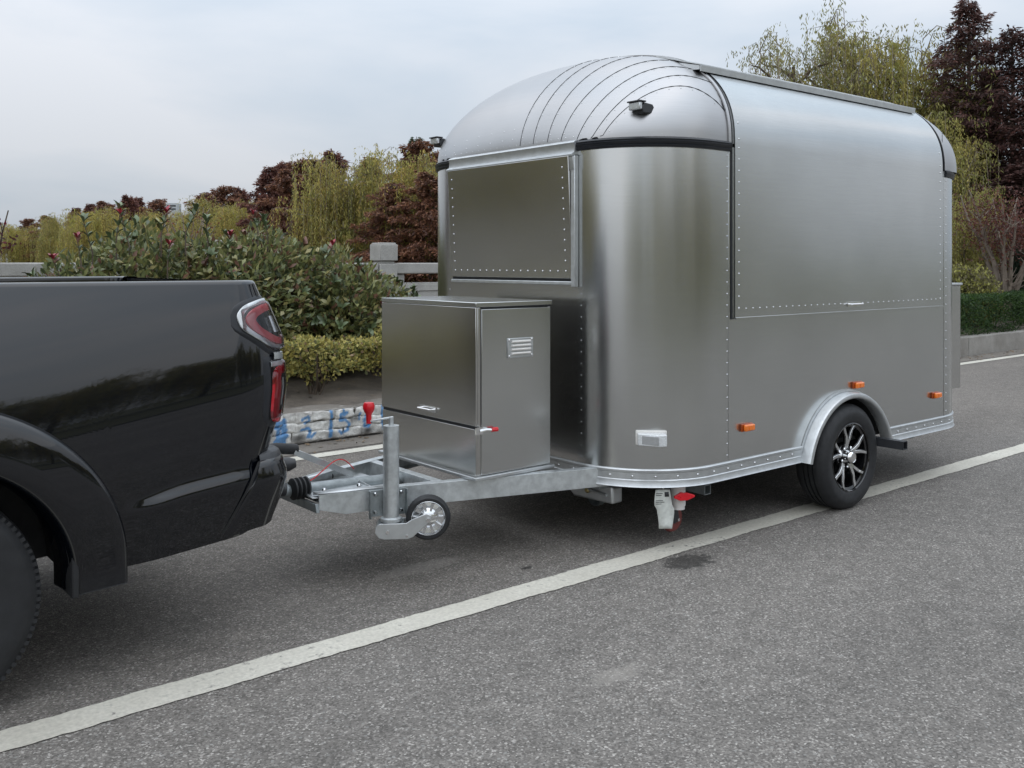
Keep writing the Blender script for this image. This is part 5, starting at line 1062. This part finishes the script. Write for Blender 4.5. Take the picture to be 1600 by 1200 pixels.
part('bumper_core', MB().box(1.40, 1.68, 3.66, 5.12, .50, .72), 'underbody', tk); part('tow_bar', MB().box(1.3, 1.74, 4.12, 4.22, .40, .47).tube([(1.74, 4.17, .44), (1.76, 4.17, .49)], .025, 12), 'galv_dark', tk)
# cab and bonnet (ahead of the frame)
prof = [(-.24, 1.40), (-.30, 1.78), (-.45, 1.86), (-1.2, 1.89), (-1.75, 1.80), (-2.35, 1.33)]
low = [(-2.35, .45), (-.24, .45)]
cabm = MB()
def cabf(i, k):
    ts = [(-.24, 0), (-.24, 0), (-.24, 0)]
    return 0
def cs(y0, y1, ztop, zbot, x):   # body section
    return [(x, y0 + .10, zbot), (x, y0, zbot + .12), (x, y0 - .02, .9), (x, y0 + .03, ztop)]
side = MB().grid(lambda x, z: (x, 3.50 + .15 * (z - 1.0) + .32 * (z - 1.0) ** 2, z), lin(-.26, -2.25, 12), lin(.45, 1.22, 12)); part('door_panel', side, 'paint', tk, smooth=60); part('door_panel', mirror(side), 'paint', tk, smooth=60)
roofp = [(-.26, 1.22), (-.27, 1.40), (-.36, 1.74), (-.50, 1.80), (-1.2, 1.83), (-1.65, 1.76), (-2.30, 1.24)]
def tum(z): return 3.60 + (z - 1.22) * .30
part('roof', MB().grid(lambda i, k: (roofp[i][0], tum(roofp[i][1]) + (.0, .04, .4, .79)[k] if k < 4 else 8.78 - tum(roofp[i][1]) - (0, .04, .4)[k - 4], roofp[i][1] + (0, .02, .035, .04, 0, .02, .035)[k]), [2, 3, 4, 5], [0, 1, 2, 3, 6, 5, 4]), 'paint', tk, smooth=50)
sidepoly = [(-.26, 1.22), (-.36, 1.74), (-.50, 1.80), (-1.2, 1.83), (-1.65, 1.76), (-2.30, 1.24)]
sg = MB().prism(sidepoly, lambda p: (p[0], tum(p[1]), p[1]), lambda p: (p[0], tum(p[1]) + .03, p[1])); part('cab_side', sg, 'paint', tk); part('cab_side', mirror(sg), 'paint', tk)
for poly in ([(-.48, 1.27), (-.52, 1.70), (-1.13, 1.76), (-1.13, 1.27)], [(-1.20, 1.27), (-1.20, 1.76), (-1.60, 1.70), (-2.10, 1.29)]):
    g1 = MB().prism(poly, lambda p: (p[0], tum(p[1]) - .004, p[1]), lambda p: (p[0], tum(p[1]) + .01, p[1])); part('side_window', g1, 'window_glass', tk); part('side_window', mirror(g1), 'window_glass', tk)
part('rear_window', MB().grid(lambda y, k: ((-.262, -.27, -.36)[k], y, (1.25, 1.40, 1.74)[k]), lin(3.72, 5.06, 5), [0, 1, 2]), 'window_glass', tk)
part('cab_back', MB().box(-.29, -.262, 3.58, 5.2, .5, 1.25), 'paint', tk); part('windscreen', MB().grid(lambda y, k: ((-1.65, -2.30)[k], y, (1.79, 1.25)[k]), lin(3.76, 5.02, 5), [0, 1]), 'window_glass', tk)
bn = MB().grid(lambda x, k: (x, (3.50, 3.50, 3.58, 3.75, 4.39, 5.03, 5.20, 5.28, 5.28)[k], (.45 if abs(x + 2.8) > .5 else .45 + sqrt(.25 - (x + 2.8) ** 2) * .9, .9, 1.10, 1.20, 1.24, 1.20, 1.10, .9, .6)[k] - .10 * sms((-3.2 - x) / .5)), lin(-2.25, -3.68, 26), list(range(9))); part('bonnet', bn, 'paint', tk, smooth=50)
part('grille', MB().box(-3.70, -3.66, 3.62, 5.16, .5, 1.05), 'plastic', tk, bevel=.02)
